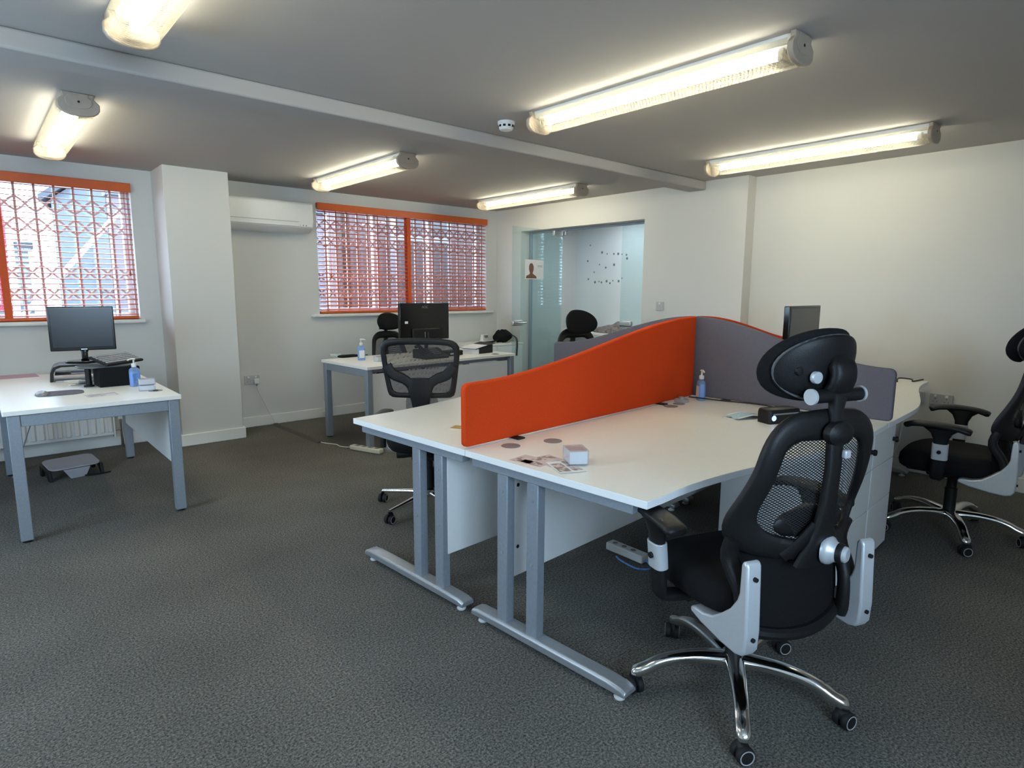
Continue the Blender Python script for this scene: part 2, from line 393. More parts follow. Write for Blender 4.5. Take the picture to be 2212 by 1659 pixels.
def side_window(name, loc, rz, w, h):
    root = bpy.data.objects.new(name, None); C.objects.link(root); struct(root); root.location = loc; root.rotation_euler = (0, 0, rz)
    f = .055
    for a, b, c, d in ((-w / 2, w / 2, 0, f), (-w / 2, w / 2, h - f, h), (-w / 2, -w / 2 + f, f, h - f), (w / 2 - f, w / 2, f, h - f), (-f / 2, f / 2, f, h - f)):
        B(a, b, 0, .06, c, d).build('frame_rail', 'upvc', root, bevel=.006)
    for a, b in ((-w / 2 + f, -f / 2), (f / 2, w / 2 - f)): B(a, b, .027, .033, f, h - f).build('pane', 'window_glass', root, smooth=False)
side_window('window_3', (XL - .1, (W3[0] + W3[1]) / 2, W3[2]), PI / 2, W3[1] - W3[0], W3[3] - W3[2])
side_window('window_4', ((W4[0] + W4[1]) / 2, YF - .1, W4[2]), PI, W4[1] - W4[0], W4[3] - W4[2])

def blind(label, x0, x1, z0, z1, tapes, cords, wand, deg):
    cx = (x0 + x1) / 2; hw = (x1 - x0) / 2; y = YA + .025
    root = thing('venetian_blind', label, 'blind', (cx, y, z0), 0, 'orange slatted window blinds')
    H_ = z1 - z0
    B(-hw - .006, hw + .006, -.062, -.046, H_ - .075, H_).build('pelmet', 'orange_blind', root, bevel=.003)
    B(-hw, hw, -.045, .02, H_ - .045, H_ - .005).build('headrail', 'orange_blind', root, bevel=.003)
    n = 25; tilt = math.radians(deg)
    prof = []
    for k in range(5):
        t = -1 + k / 2; prof.append((t * .025, .0022 * (1 - t * t)))
    prof2 = [(a, b - .0045) for a, b in prof][::-1]
    poly = [(a * math.cos(tilt) - b * math.sin(tilt), a * math.sin(tilt) + b * math.cos(tilt)) for a, b in prof + prof2]
    sm = MB().prism(poly, -hw + .004, hw - .004, 'x').mesh('slat'); sm.materials.append(MATS['orange_slat'])
    for i in range(n):
        o = link('slat', sm, root); o.location = (0, -.012, .045 + (H_ - .075 - .05) * i / (n - 1))
    B(-hw + .002, hw - .002, -.04, .016, .002, .026).build('bottom_rail', 'orange_blind', root, bevel=.008, seg=3)
    for t in tapes:
        for yy in (-.041, .018):
            B(t - cx - .024, t - cx + .024, yy - .0006, yy + .0006, .02, H_ - .06).build('tape', 'orange_tape', root)
    for c in cords: MB().cyl((c - cx, -.04, .02), (c - cx, -.04, H_ - .06), .0016, n=6).build('cord', 'orange_tape', root)
    if wand:
        MB().cyl((wand - cx, -.05, H_ - .08), (wand - cx, -.05, .42), .002, n=6).build('pull_cord', 'orange_tape', root)
        MB().lathe([(.003, .425), (.008, .40), (.010, .38), (.003, .37)], 10, Matrix.Translation((wand - cx, -.05, 0))).build('cord_acorn', 'orange_blind', root)
    return root
blind('orange slatted blind on the left window behind the dark monitor', W1[0] + .01, W1[1] - .008, W1[2] + .002, W1[3], [.232, -.6], [.95], 1.08, 8)
blind('long orange slatted blind on the window beside the air conditioner', W2[0] + .008, W2[1] - .01, W2[2] + .002, W2[3], [3.90], [3.08, 3.5, 4.55, 4.9], 2.93, 17)
def grille(label, x0, x1, z0, z1, sp):
    cx = (x0 + x1) / 2; hw = (x1 - x0) / 2; H_ = z1 - z0
    root = thing('security_grille', label, 'grille', (cx, YA + .095, z0), 0, 'folding lattice security grilles')
    n = int(round((x1 - x0) / sp)); s_ = (x1 - x0) / n
    bm_ = MB().box(-.009, -.0035, -.008, .008, .03, H_ - .03).box(.0035, .009, -.008, .008, .03, H_ - .03).box(-.009, .009, .006, .009, .03, H_ - .03).mesh('bar'); bm_.materials.append(MATS['grille_paint'])
    for i in range(n + 1): link('bar', bm_, root).location = (-hw + s_ * i, 0, 0)
    # lattice link: two crossing bowed flats
    k = MB(); h = .055
    for sg in (-1, 1):
        pts = smooth_path([(-s_ / 2, 0, -h * sg), (-s_ / 4, 0, -h * .62 * sg), (0, 0, 0), (s_ / 4, 0, h * .62 * sg), (s_ / 2, 0, h * sg)], 3)
        k.tube([(p.x, .004 * sg, p.z) for p in pts], [(.0024, .011)] * len(pts), 4, up=(0, 1, 0))
    lm = k.mesh('lattice_link'); lm.materials.append(MATS['grille_paint'])
    for fr in (.19, .335, .66, .81):
        for i in range(n): link('lattice_link', lm, root).location = (-hw + s_ * (i + .5), 0, H_ * (1 - fr))
    B(-hw, hw, -.012, .012, 0, .03).build('rail', 'grille_paint', root, bevel=.003); B(-hw, hw, -.012, .012, H_ - .03, H_).build('rail', 'grille_paint', root, bevel=.003)
grille('folding lattice grille behind the blind of the left window', W1[0] + .01, W1[1] - .01, W1[2], W1[3], .128)
grille('folding lattice grille behind the blind of the long window', W2[0] + .01, W2[1] - .01, W2[2], W2[3], .128)

# ------------------------------------------------------------------ outside the windows
struct(B(-30, 40, YA + WT, 60, -.5, -.3).build('outside_ground', 'asphalt', smooth=False))
hs = thing('gabled_house', 'grey gabled building seen through the left window', 'building', (3.4, 16.5, -.3))
MB().prism([(-1.9, 0), (1.9, 0), (1.9, 3.6), (0, 5.0), (-1.9, 3.6)], 0, 6, 'y').build('wall', 'pale_render', hs, smooth=False)
MB().prism([(-2.1, 3.5), (0, 5.05), (2.1, 3.5), (2.1, 3.65), (0, 5.25), (-2.1, 3.65)], -.15, 6.1, 'y').build('roof', 'grey_roof', hs, smooth=False)
for i in range(2): B(-1.2 + i * 1.5, -.4 + i * 1.5, -.04, .0, 1.6, 2.7).build('window', 'screen_grey', hs)
hs.rotation_euler = (0, 0, -.25)
h2 = thing('pale_shed', 'low pale building beyond the left window', 'building', (.2, 19, -.3))
B(-2.2, 1.0, 0, 4, 0, 2.6).build('wall', 'pale_render', h2, smooth=False); B(-2.3, 1.1, -.1, 4.1, 2.6, 2.75).build('roof', 'grey_roof', h2, smooth=False)
B(-1.2, -.3, -.03, 0, .2, 2.1).build('door', 'screen_grey', h2)
bn = thing('red_banner', 'bright red cloth banner hanging outside the left window', 'banner', (.42, 9.2, -.3))
MB().cyl((0, 0, 0), (0, 0, 4.2), .035).build('pole', 'upvc', bn)
k = MB(); rr = []
for i in range(15):
    z = 1.4 + 2.7 * i / 14; rr.append([(-.28 - .02 * math.sin(i), .05 * math.sin(i * .9), z), (-.03, .05 * math.sin(i * .9 + 1), z), (-.03, .05 * math.sin(i * .9 + 1) + .012, z), (-.28 - .02 * math.sin(i), .05 * math.sin(i * .9) + .012, z)])
k.rings(rr).build('cloth', 'red_cloth', bn)
bs = thing('white_brace', 'white diagonal stay pole outside the left window', 'pole', (-.675, 9.0, -.3))
MB().tube([(0, 0, 0), (2.45, 0, 2.93)], .03, 10).build('stay', 'upvc', bs)
MB().box(-.1, .1, -.1, .1, 0, .04).build('foot', 'light_metal', bs)
nb = thing('neighbour_wall', 'pinkish wall of the next building close outside the long window', 'building', (5.4, 7.55, -.3))
B(-1.75, 4.0, 0, .3, 0, 5.2).build('wall', 'brick_far', nb, smooth=False)
for i in range(3):
    f = B(-1.0 + 1.5 * i, .0 + 1.5 * i, -.05, .0, 1.3, 2.9).build('window', 'far_frame', nb, bevel=.01)
    B(-.92 + 1.5 * i, -.08 + 1.5 * i, -.06, -.05, 1.38, 2.35).build('pane', 'screen_grey', f); B(-.92 + 1.5 * i, -.08 + 1.5 * i, -.06, -.05, 2.43, 2.82).build('pane', 'screen_grey', f)
dp = thing('brown_timber_post', 'dark brown post standing outside the long window', 'post', (3.60, 7.3, -.3))
B(-.06, .06, -.06, .06, 0, 3.3).build('post', 'brown_post', dp, bevel=.01); B(-.08, .08, -.08, .08, 3.3, 3.36).build('cap', 'brown_post', dp, bevel=.01)
gw = thing('pale_garden_wall', 'pale rendered wall facing the left end of the long window', 'wall', (2.9, 11.5, -.3))
B(-1.1, 2.4, 0, .3, 0, 3.1).build('render', 'lav_shade', gw, smooth=False); B(-1.15, 2.45, -.05, .35, 3.1, 3.2).build('coping', 'pale_render', gw, bevel=.01)

# ------------------------------------------------------------------ ceiling lights
def light_master():
    root = thing('fluorescent_light', '', 'light'); L = .75
    MB().prism([(-.052, 0), (-.045, -.038), (.045, -.038), (.052, 0)], -L, L, 'y').build('gear_tray', 'white_plastic', root, bevel=.003)
    MB().cyl((0, -L + .085, -.058), (0, L - .085, -.058), .018, n=16).build('tube', 'fluorescent_tube', root)
    for sg in (-1, 1): B(-.020, .020, min(sg * (L - .085), sg * (L - .06)), max(sg * (L - .085), sg * (L - .06)), -.082, -.036).build('lamp_holder', 'white_plastic', root, bevel=.003)
    pr = [(-.092, -.030)]
    for k in range(13):
        a = PI + PI * k / 12; pr.append((.092 * math.copysign(abs(math.cos(a)) ** .75, math.cos(a)), -.048 - .062 * abs(math.sin(a)) ** .8))
    pr.append((.092, -.030))
    ins = [(x * .965, z + .0025) for x, z in pr][::-1]
    k = MB(); n = len(pr); vs = [(x, y, z) for y in (-L + .012, L - .012) for x, z in pr]
    k.add(vs, [(i, i + 1, n + i + 1, n + i) for i in range(n - 1)]).build('diffuser', 'light_diffuser', root, ang=60)
    cap = [(-.075, 0), (-.068, -.022), (-.094, -.045)] + [(.098 * math.copysign(abs(math.cos(PI + PI * i / 10)) ** .75, math.cos(PI + PI * i / 10)), -.050 - .066 * abs(math.sin(PI * i / 10)) ** .8) for i in range(1, 10)] + [(.094, -.045), (.068, -.022), (.075, 0)]
    capi = [(x * .62, -.006 + (z + .006) * .66) for x, z in cap]
    for sg in (-1, 1):
        e = MB().prism(cap, sg * (L - .012), sg * (L + .012), 'y').build('end_cap', 'cap_plastic', root, bevel=.005)
        MB().prism(capi, sg * (L + .012), sg * (L + .015), 'y').build('cap_inset', 'cap_plastic', e, bevel=.002)
        MB().cyl((0, sg * (L + .014), -.045), (0, sg * (L + .0165), -.045), .006, n=12).build('screw', 'black_plastic', e)
    return root
LG = 'fluorescent batten lights on the ceiling'
spots = [((2.585, 1.96), 'long fluorescent batten light beside the smoke detector, nearest the front desk'),
         ((4.50, 2.0), 'fluorescent batten light over the right wall, farther right'),
         ((2.565, 4.86), 'fluorescent batten light in front of the orange long blind'),
         ((4.505, 4.88), 'fluorescent batten light nearest the glass doorway'),
         ((.535, 4.82), 'fluorescent batten light above the left desk, seen end on'),
         ((.56, 2.06), 'fluorescent batten light cut off by the top edge of the photo')]
lm_ = light_master()
for i, (p, lb) in enumerate(spots):
    o = lm_ if i == 0 else copy_tree(lm_)
    o.location = (p[0], p[1], ZC); tag(o, lb, 'light', LG)
sd = thing('smoke_detector', 'round white smoke detector on the ceiling near the beam', 'smoke detector', (2.555, 2.97, ZC))
MB().lathe([(.052, 0), (.052, -.012), (.048, -.016)], 28).build('base', 'white_plastic', sd)
MB().lathe([(.048, -.016), (.047, -.030), (.044, -.036), (.038, -.048), (.022, -.054)], 28).build('body', 'white_plastic', sd)
for k in range(10):
    a = 2 * PI * k / 10; M = Matrix.Rotation(a, 4, 'Z')
    B(.0455, .0485, -.008, .008, -.034, -.022, M).build('vent_slot', 'dark_hole', sd)

# ------------------------------------------------------------------ air conditioner
ac = thing('air_conditioner', 'white wall air conditioner high up beside the pier', 'air conditioner', (2.24, YA, 1.93))
MB().prism([(0, .29), (-.225, .29), (-.245, .27), (-.25, .10), (-.235, .045), (-.15, .0), (0, .0)], -.42, .42, 'x').build('casing', 'white_plastic', ac, bevel=.012, seg=3)
MB().prism([(-.245, .062), (-.248, .055), (-.165, .004), (-.155, .004)], -.40, .27, 'x').build('air_flap', 'white_panel', ac)
B(.285, .40, -.250, -.238, .05, .075).build('display_strip', 'white_panel', ac, bevel=.003)
for k in range(2): MB().cyl((.31 + .03 * k, -.252, .062), (.31 + .03 * k, -.248, .062), .006, n=10).build('indicator', 'skirt_grey', ac)
B(-.40, .27, -.2525, -.2480, .093, .096).build('flap_gap', 'ring_grey', ac)
B(-.40, .40, -.12, -.03, .288, .292).build('intake_grille', 'ring_grey', ac)

# ------------------------------------------------------------------ radiator
rd = thing('radiator', 'white panel radiator under the left window behind the desk', 'radiator', (.0, YA - .04, .10))
B(-.80, .84, -.075, -.06, .02, .56).build('panel', 'rad_white', rd, bevel=.006)
fl = MB().prism([(-.022, 0), (.022, 0), (.014, -.016), (-.014, -.016)], .05, .53).mesh('flute'); fl.materials.append(MATS['rad_white'])
for k in range(28): link('flute', fl, rd, .004).location = (-.765 + .0585 * k, -.075, 0)
B(-.80, .84, -.085, -.0, .55, .575).build('top_grille', 'rad_white', rd, bevel=.004)
for x in (-.81, .84): B(x, x + .012, -.083, -.0, .0, .565).build('end_panel', 'rad_white', rd, bevel=.002)
v = MB().cyl((.90, -.05, -.09), (.90, -.05, .15), .013, n=12).build('valve', 'chrome', rd)
MB().lathe([(.020, .15), (.022, .16), (.021, .22), (.014, .235)], 14, Matrix.Translation((.90, -.05, 0))).build('valve_cap', 'white_plastic', v)
MB().cyl((.85, -.05, .06), (.90, -.05, .06), .010, n=10).build('valve_stub', 'chrome', v)

# ------------------------------------------------------------------ rectangular desks
def frame_desk(label, loc, rz, w, d, panel_side, grommets=()):
    """w along local x, d along local y, origin at the centre on the floor"""
    root = thing('office_desk', label, 'desk', loc, rz); x, y = w / 2, d / 2
    t = MB().prism(rrect(-x, x, -y, y, .004, 1), .705, .73).build('table_top', 'laminate', root, bevel=.002)
    for sx_ in (-1, 1):
        xo = sx_ * (x - .035)
        for s_ in (-1, 1):
            lg = B(xo - .026, xo + .026, s_ * (y - .045) - .028, s_ * (y - .045) + .028, .012, .703).build('leg', 'grey_metal', root, bevel=.003)
            MB().lathe([(.022, 0), (.022, .008), (.012, .012)], 14, Matrix.Translation((xo, s_ * (y - .045), 0))).build('foot_glide', 'rubber', lg)
        B(xo - .024, xo + .024, -(y - .074), y - .074, .640, .703).build('cross_rail', 'grey_metal', root, bevel=.003)
    for s_ in (-1, 1): B(-(x - .062), x - .062, s_ * (y - .10) - .015, s_ * (y - .10) + .015, .665, .703).build('long_rail', 'grey_metal', root, bevel=.002)
    if panel_side: B(-(x - .075), x - .075, panel_side * (y - .055) - .009, panel_side * (y - .055) + .009, .30, .66).build('modesty_panel', 'white_panel', root, bevel=.002)
    for gx, gy in grommets:
        g = MB().prism(circ(gx, gy, .04), .7301, .7325).build('cable_port', 'ring_grey', root, bevel=.001)
        MB().prism(rrect(gx - .022, gx + .022, gy - .014, gy + .014, .004), .7325, .7332).build('port_slot', 'dark_hole', g)
    return root
# left desk: long side runs away from the camera (local x -> world y)
LD = (.50, 4.93)
frame_desk('white desk with grey square legs below the left window', (LD[0], LD[1], 0), PI / 2, 1.66, .85, -1, [(-.55, -.34)])
FD_R = math.radians(3.2); FD0 = Vector((2.45, 4.615, 0)); FDm = Matrix.Translation(FD0) @ Matrix.Rotation(FD_R, 4, 'Z')
FD = lambda x, y, z=.73: FDm @ Vector((x, y, z))
p = FD(.875, .4, 0)
frame_desk('white desk with grey square legs in front of the long blind', (p.x, p.y, 0), FD_R, 1.75, .80, -1, [(.66, -.32), (-.62, -.34)])

# ------------------------------------------------------------------ the four-desk cluster
YAWC = .0646; CO = Vector((1.455, 1.955, 0)); CM = Matrix.Translation(CO) @ Matrix.Rotation(YAWC, 4, 'Z')
CW = lambda u, v, z=0.0: CM @ Vector((u, v, z))
UM = 1.862    # centre line between the two pairs of desks
def wave_desk(label, su, sv, ports):
    """built in local (a, b): a from the outer end, b from the seam outwards; mirrored by su, sv"""
    vs = -.012
    o = CW(UM - su * UM if su < 0 else 0, vs, 0)
    ob = CW(0 if su > 0 else 2 * UM, vs, 0)
    root = thing('wave_desk', label, 'desk', ob, YAWC, 'white wave-fronted desks of the four-desk cluster')
    X = lambda a: a * su
    Y = lambda b: b * sv
    D = UM - .004
    edge = [(0, .86)] + [(a, .865 + .20 * (lambda t: t * t * (3 - 2 * t))(min(max((a - .15) / 1.25, 0), 1))) for a in [D * k / 22 for k in range(1, 22)]] + [(D, 1.06)]
    poly = [(X(0), Y(.002))] + [(X(a), Y(b)) for a, b in edge] + [(X(D), Y(.002))]
    def BX(a0, a1, b0, b1, z0, z1): return B(min(X(a0), X(a1)), max(X(a0), X(a1)), min(Y(b0), Y(b1)), max(Y(b0), Y(b1)), z0, z1)
    MB().prism(poly, .7035, .7285).build('edge_band', 'laminate_edge', root, bevel=.0015)
    MB().prism([(x + (0), y) for x, y in poly], .7285, .73).build('table_top', 'laminate', root)
    for a in ((.03,) if sv < 0 else (.03, D - .09)):
        BX(a - .018, a + .026, .03, .80, .668, .7035).build('top_rail', 'grey_metal', root, bevel=.003)
        for b in (.20, .36):
            ps = BX(a - .012, a + .030, b - .028, b + .028, .055, .668).build('post', 'grey_metal', root, bevel=.004)
            for z in (.35, .60): MB().cyl((X(a - .0125), Y(b), z), (X(a - .0145), Y(b), z), .006, n=8).build('rivet', 'light_metal', ps)
        pts = [(.03, .052), (.06, .060)] + [(b, .064) for b in (.2, .4, .6, .72)] + [(.78, .058), (.80, .048)]
        k = MB(); rr = []
        for b, zt in pts: rr.append([(X(a - .026), Y(b), .028), (X(a - .026), Y(b), zt - .010), (X(a - .018), Y(b), zt - .001), (X(a + .010), Y(b), zt), (X(a + .034), Y(b), zt - .001), (X(a + .042), Y(b), zt - .010), (X(a + .042), Y(b), .028)])
        k.rings(rr).build('foot_bar', 'light_metal', root, bevel=.003)
        for b in (.07, .76): MB().lathe([(.019, 0), (.021, .006), (.012, .012), (.006, .014), (.006, .03)], 12, Matrix.Translation((X(a + .006), Y(b), 0))).build('levelling_foot', 'white_plastic', root)
    pn = BX(.045, D - .10, .168, .186, .215, .700).build('modesty_panel', 'white_panel', root, bevel=.002)
    for z in (.60, .34): MB().cyl((X(.07 + .05), Y(.187), z), (X(.07 + .05), Y(.1885), z), .008, n=10).build('cam_hole', 'dark_hole', pn)
    for a, b in ports: MB().prism(circ(X(a), Y(b), .04), .7301, .7325).build('cable_port', 'ring_grey', root, bevel=.001)
    return root
wave_desk('white wave desk beside the orange screen with flyers and a card box', 1, -1, [(.18, .085), (.37, .15), (1.46, .075)])
wave_desk('white wave desk behind the orange screen, next to the plain mesh chair', 1, 1, [(.25, .10)])
wave_desk('white wave desk on the wall side of the grey screen near the right chair', -1, -1, [(.4, .1)])
wave_desk('white wave desk hidden behind the grey screen by the glass door', -1, 1, [(.4, .1)])

def sstep(t): t = min(max(t, 0), 1); return t * t * (3 - 2 * t)
def screen(label, cat, m, p0, p1, lo=1.0, hi=1.222, z0=.738, th=.030, group=None):
    """p0 = low outer end, p1 = high end in cluster (u, v)"""
    A, Bp = CW(*p0), CW(*p1); d = Bp - A; L = d.length
    root = thing('desk_screen', label, cat, (A.x, A.y, .73), math.atan2(d.y, d.x), group)
    def topz(t): return lo + (hi - lo) * (.5 * sstep(t) + .5 * sstep((t - .06) / .94)) - .73
    n = 34; pts = []; r = .03
    for k in range(6):
        a = PI - PI / 2 * k / 5; pts.append((r + r * math.cos(a), topz(r / L) - r + r * math.sin(a)))
    for k in range(2, n + 1): pts.append((L * k / n, topz(k / n)))
    pts += [(L, z0 - .73), (0.012, z0 - .73), (0, z0 - .73 + .012)]
    MB().prism(pts, -th / 2, th / 2, 'y').build('padded_panel', m, root, bevel=.010, seg=3, ang=50)
    for f in (.16, .80):
        B(L * f - .022, L * f + .022, -th / 2 - .035, th / 2 + .02, .0005, .0075).build('clamp_bracket', 'black_plastic', root, bevel=.003)
    return root
SG = 'curved fabric desk screens'
screen('orange fabric desk screen with a rising wave top', 'desk screen', 'orange_felt', (0, 0), (1.842, 0), group=SG)
screen('grey fabric desk screen behind the headrest of the big chair', 'desk screen', 'grey_felt', (UM, -1.085), (UM, -.002), group=SG)
screen('grey fabric desk screen behind the orange screen', 'desk screen', 'grey_felt', (UM, 1.13), (UM, .002), group=SG)
screen('second orange fabric screen mostly hidden behind the grey screen', 'desk screen', 'orange_felt', (3.69, 0), (1.882, 0), group=SG)

def pedestal(label, u0):
    p = CW(u0, -.72, 0); root = thing('drawer_pedestal', label, 'drawers', p, YAWC, 'white drawer pedestals under the cluster desks')
    B(0, .385, -.30, .27, .015, .700).build('carcass', 'white_panel', root, bevel=.002)
    for z0, z1 in ((.02, .29), (.294, .494), (.498, .697)):
        B(.002, .383, -.320, -.302, z0, z1).build('drawer_front', 'white_panel', root, bevel=.002)
    lk = MB().cyl((.345, -.320, .60), (.345, -.334, .60), .011, n=14).build('lock', 'black_plastic', root)
    MB().cyl((.345, -.334, .60), (.345, -.346, .60), .016, .014, n=14).build('lock_knob', 'black_plastic', lk)
    for x, y in ((.03, -.27), (.35, -.27), (.03, .24), (.35, .24)): MB().cyl((x, y, 0), (x, y, .016), .014, n=10).build('glide', 'rubber', root)
    return root
pedestal('white three-drawer pedestal directly behind the big chair', 1.375)
pd2 = pedestal('white three-drawer pedestal under the end of the grey screen, right one', 1.772)
k = MB(); k.tube(smooth_path([(.345, -.345, .60), (.352, -.352, .63), (.356, -.350, .665)], 4), .0012, 6).build('key_ring', 'steel', pd2)

# ------------------------------------------------------------------ task chairs
def chair_base(root, r=.325, straight=False, off=0.0, cx=0.0):
    for k in range(5):
        a = off + 2 * PI * k / 5; M = Matrix.Translation((cx, 0, 0)) @ Matrix.Rotation(a, 4, 'Z')
        if straight: prof = [(.02, .105), (.12, .100), (.24, .088), (r, .078)]; wd = [.026, .022, .018, .016]; ht = [.018, .015, .011, .009]
        else: prof = [(.02, .112), (.08, .125), (.15, .130), (.22, .124), (.27, .110), (.30, .094), (r - .005, .078), (r + .004, .066)]; wd = [.034, .031, .028, .025, .024, .024, .023, .014]; ht = [.030, .022, .019, .018, .019, .020, .019, .012]
        sp_ = smooth_path([(x, 0, z) for x, z in prof], 3)
        ww = smooth_path([(w, h, 0) for w, h in zip(wd, ht)], 3)
        MB().tube([M @ p for p in sp_], [(q.y, q.x) for q in ww], 14, sec=2.6, up=(0, 0, 1)).build('base_leg', 'chrome', root, ang=50)
        ca = a + .9 * math.sin(3 * k + 1); MC = M @ Matrix.Translation((r, 0, 0)) @ Matrix.Rotation(ca, 4, 'Z')
        c = MB().cyl(MC @ Vector((0, 0, .05)), MC @ Vector((0, 0, .075)), .009, n=10).add([], []).tube([MC @ Vector((0, .018 * math.cos(t), .030 + .031 * math.sin(t))) for t in [PI * j / 8 for j in range(9)]], [(.003, .016)] * 9, 6).build('caster', 'black_plastic', root)
        for sgn in (-1, 1):
            MR = MC @ Matrix.Translation((sgn * .015, 0, .0285)) @ Matrix.Rotation(PI / 2, 4, 'Y')
            MB().lathe([(.020, -.011), (.0265, -.010), (.0285, -.006), (.0285, .006), (.0265, .010), (.020, .011)], 22, MR).build('wheel', 'rubber', c)
            zz = sgn * .0112
            MB().lathe([(.0195, zz), (.0225, zz + sgn * .0012), (.0235, zz)], 22, MR, False).build('wheel_ring', 'wheel_rim', c)
    MB().lathe([(.044, .088), (.048, .10), (.046, .132), (.036, .142)], 24, Matrix.Translation((cx, 0, 0))).build('hub', 'chrome', root)

def sweep_ring(outer, inner, surf, th, n):
    """padded ring between two closed outlines in (x, z) following y = surf(x, z)"""
    rs = []
    for (ox, oz), (ix, iz) in zip(outer, inner):
        ring = []
        for k in range(10):
            a = 2 * PI * k / 10; c_, s_ = math.cos(a), math.sin(a)
            c_ = math.copysign(abs(c_) ** .7, c_); s_ = math.copysign(abs(s_) ** .7, s_)
            x = (ox + ix) / 2 + c_ * (ox - ix) / 2; z = (oz + iz) / 2 + c_ * (oz - iz) / 2
            ring.append((x, surf(x, z) + s_ * th, z))
        rs.append(ring)
    rs.append(rs[0]); return MB().rings(rs, cap=False)
def closed_outline(half, n):
    """mirror a right-half outline given top to bottom and resample to 2n points"""
    P = smooth_path([(x, 0, z) for x, z in half], 10); Ls = [0]
    for a, b in zip(P, P[1:]): Ls.append(Ls[-1] + (b - a).length)
    out = []
    for k in range(n + 1):
        t = Ls[-1] * k / n; i = 0
        while i < len(Ls) - 2 and Ls[i + 1] < t: i += 1
        f = (t - Ls[i]) / max(Ls[i + 1] - Ls[i], 1e-9); q = P[i].lerp(P[i + 1], min(max(f, 0), 1)); out.append((max(q.x, 0), q.z))
    return out + [(-x, z) for x, z in out[-2:0:-1]]
def fill_surface(outline, surf, off, steps=6):
    cx = 0; cz = sum(z for _, z in outline) / len(outline); rs = []
    for k in range(steps + 1):
        s_ = 1 - k / steps * .999
        rs.append([(cx + (x - cx) * s_, surf(cx + (x - cx) * s_, cz + (z - cz) * s_) + off, cz + (z - cz) * s_) for x, z in outline])
    return MB().rings(rs, cap=False)

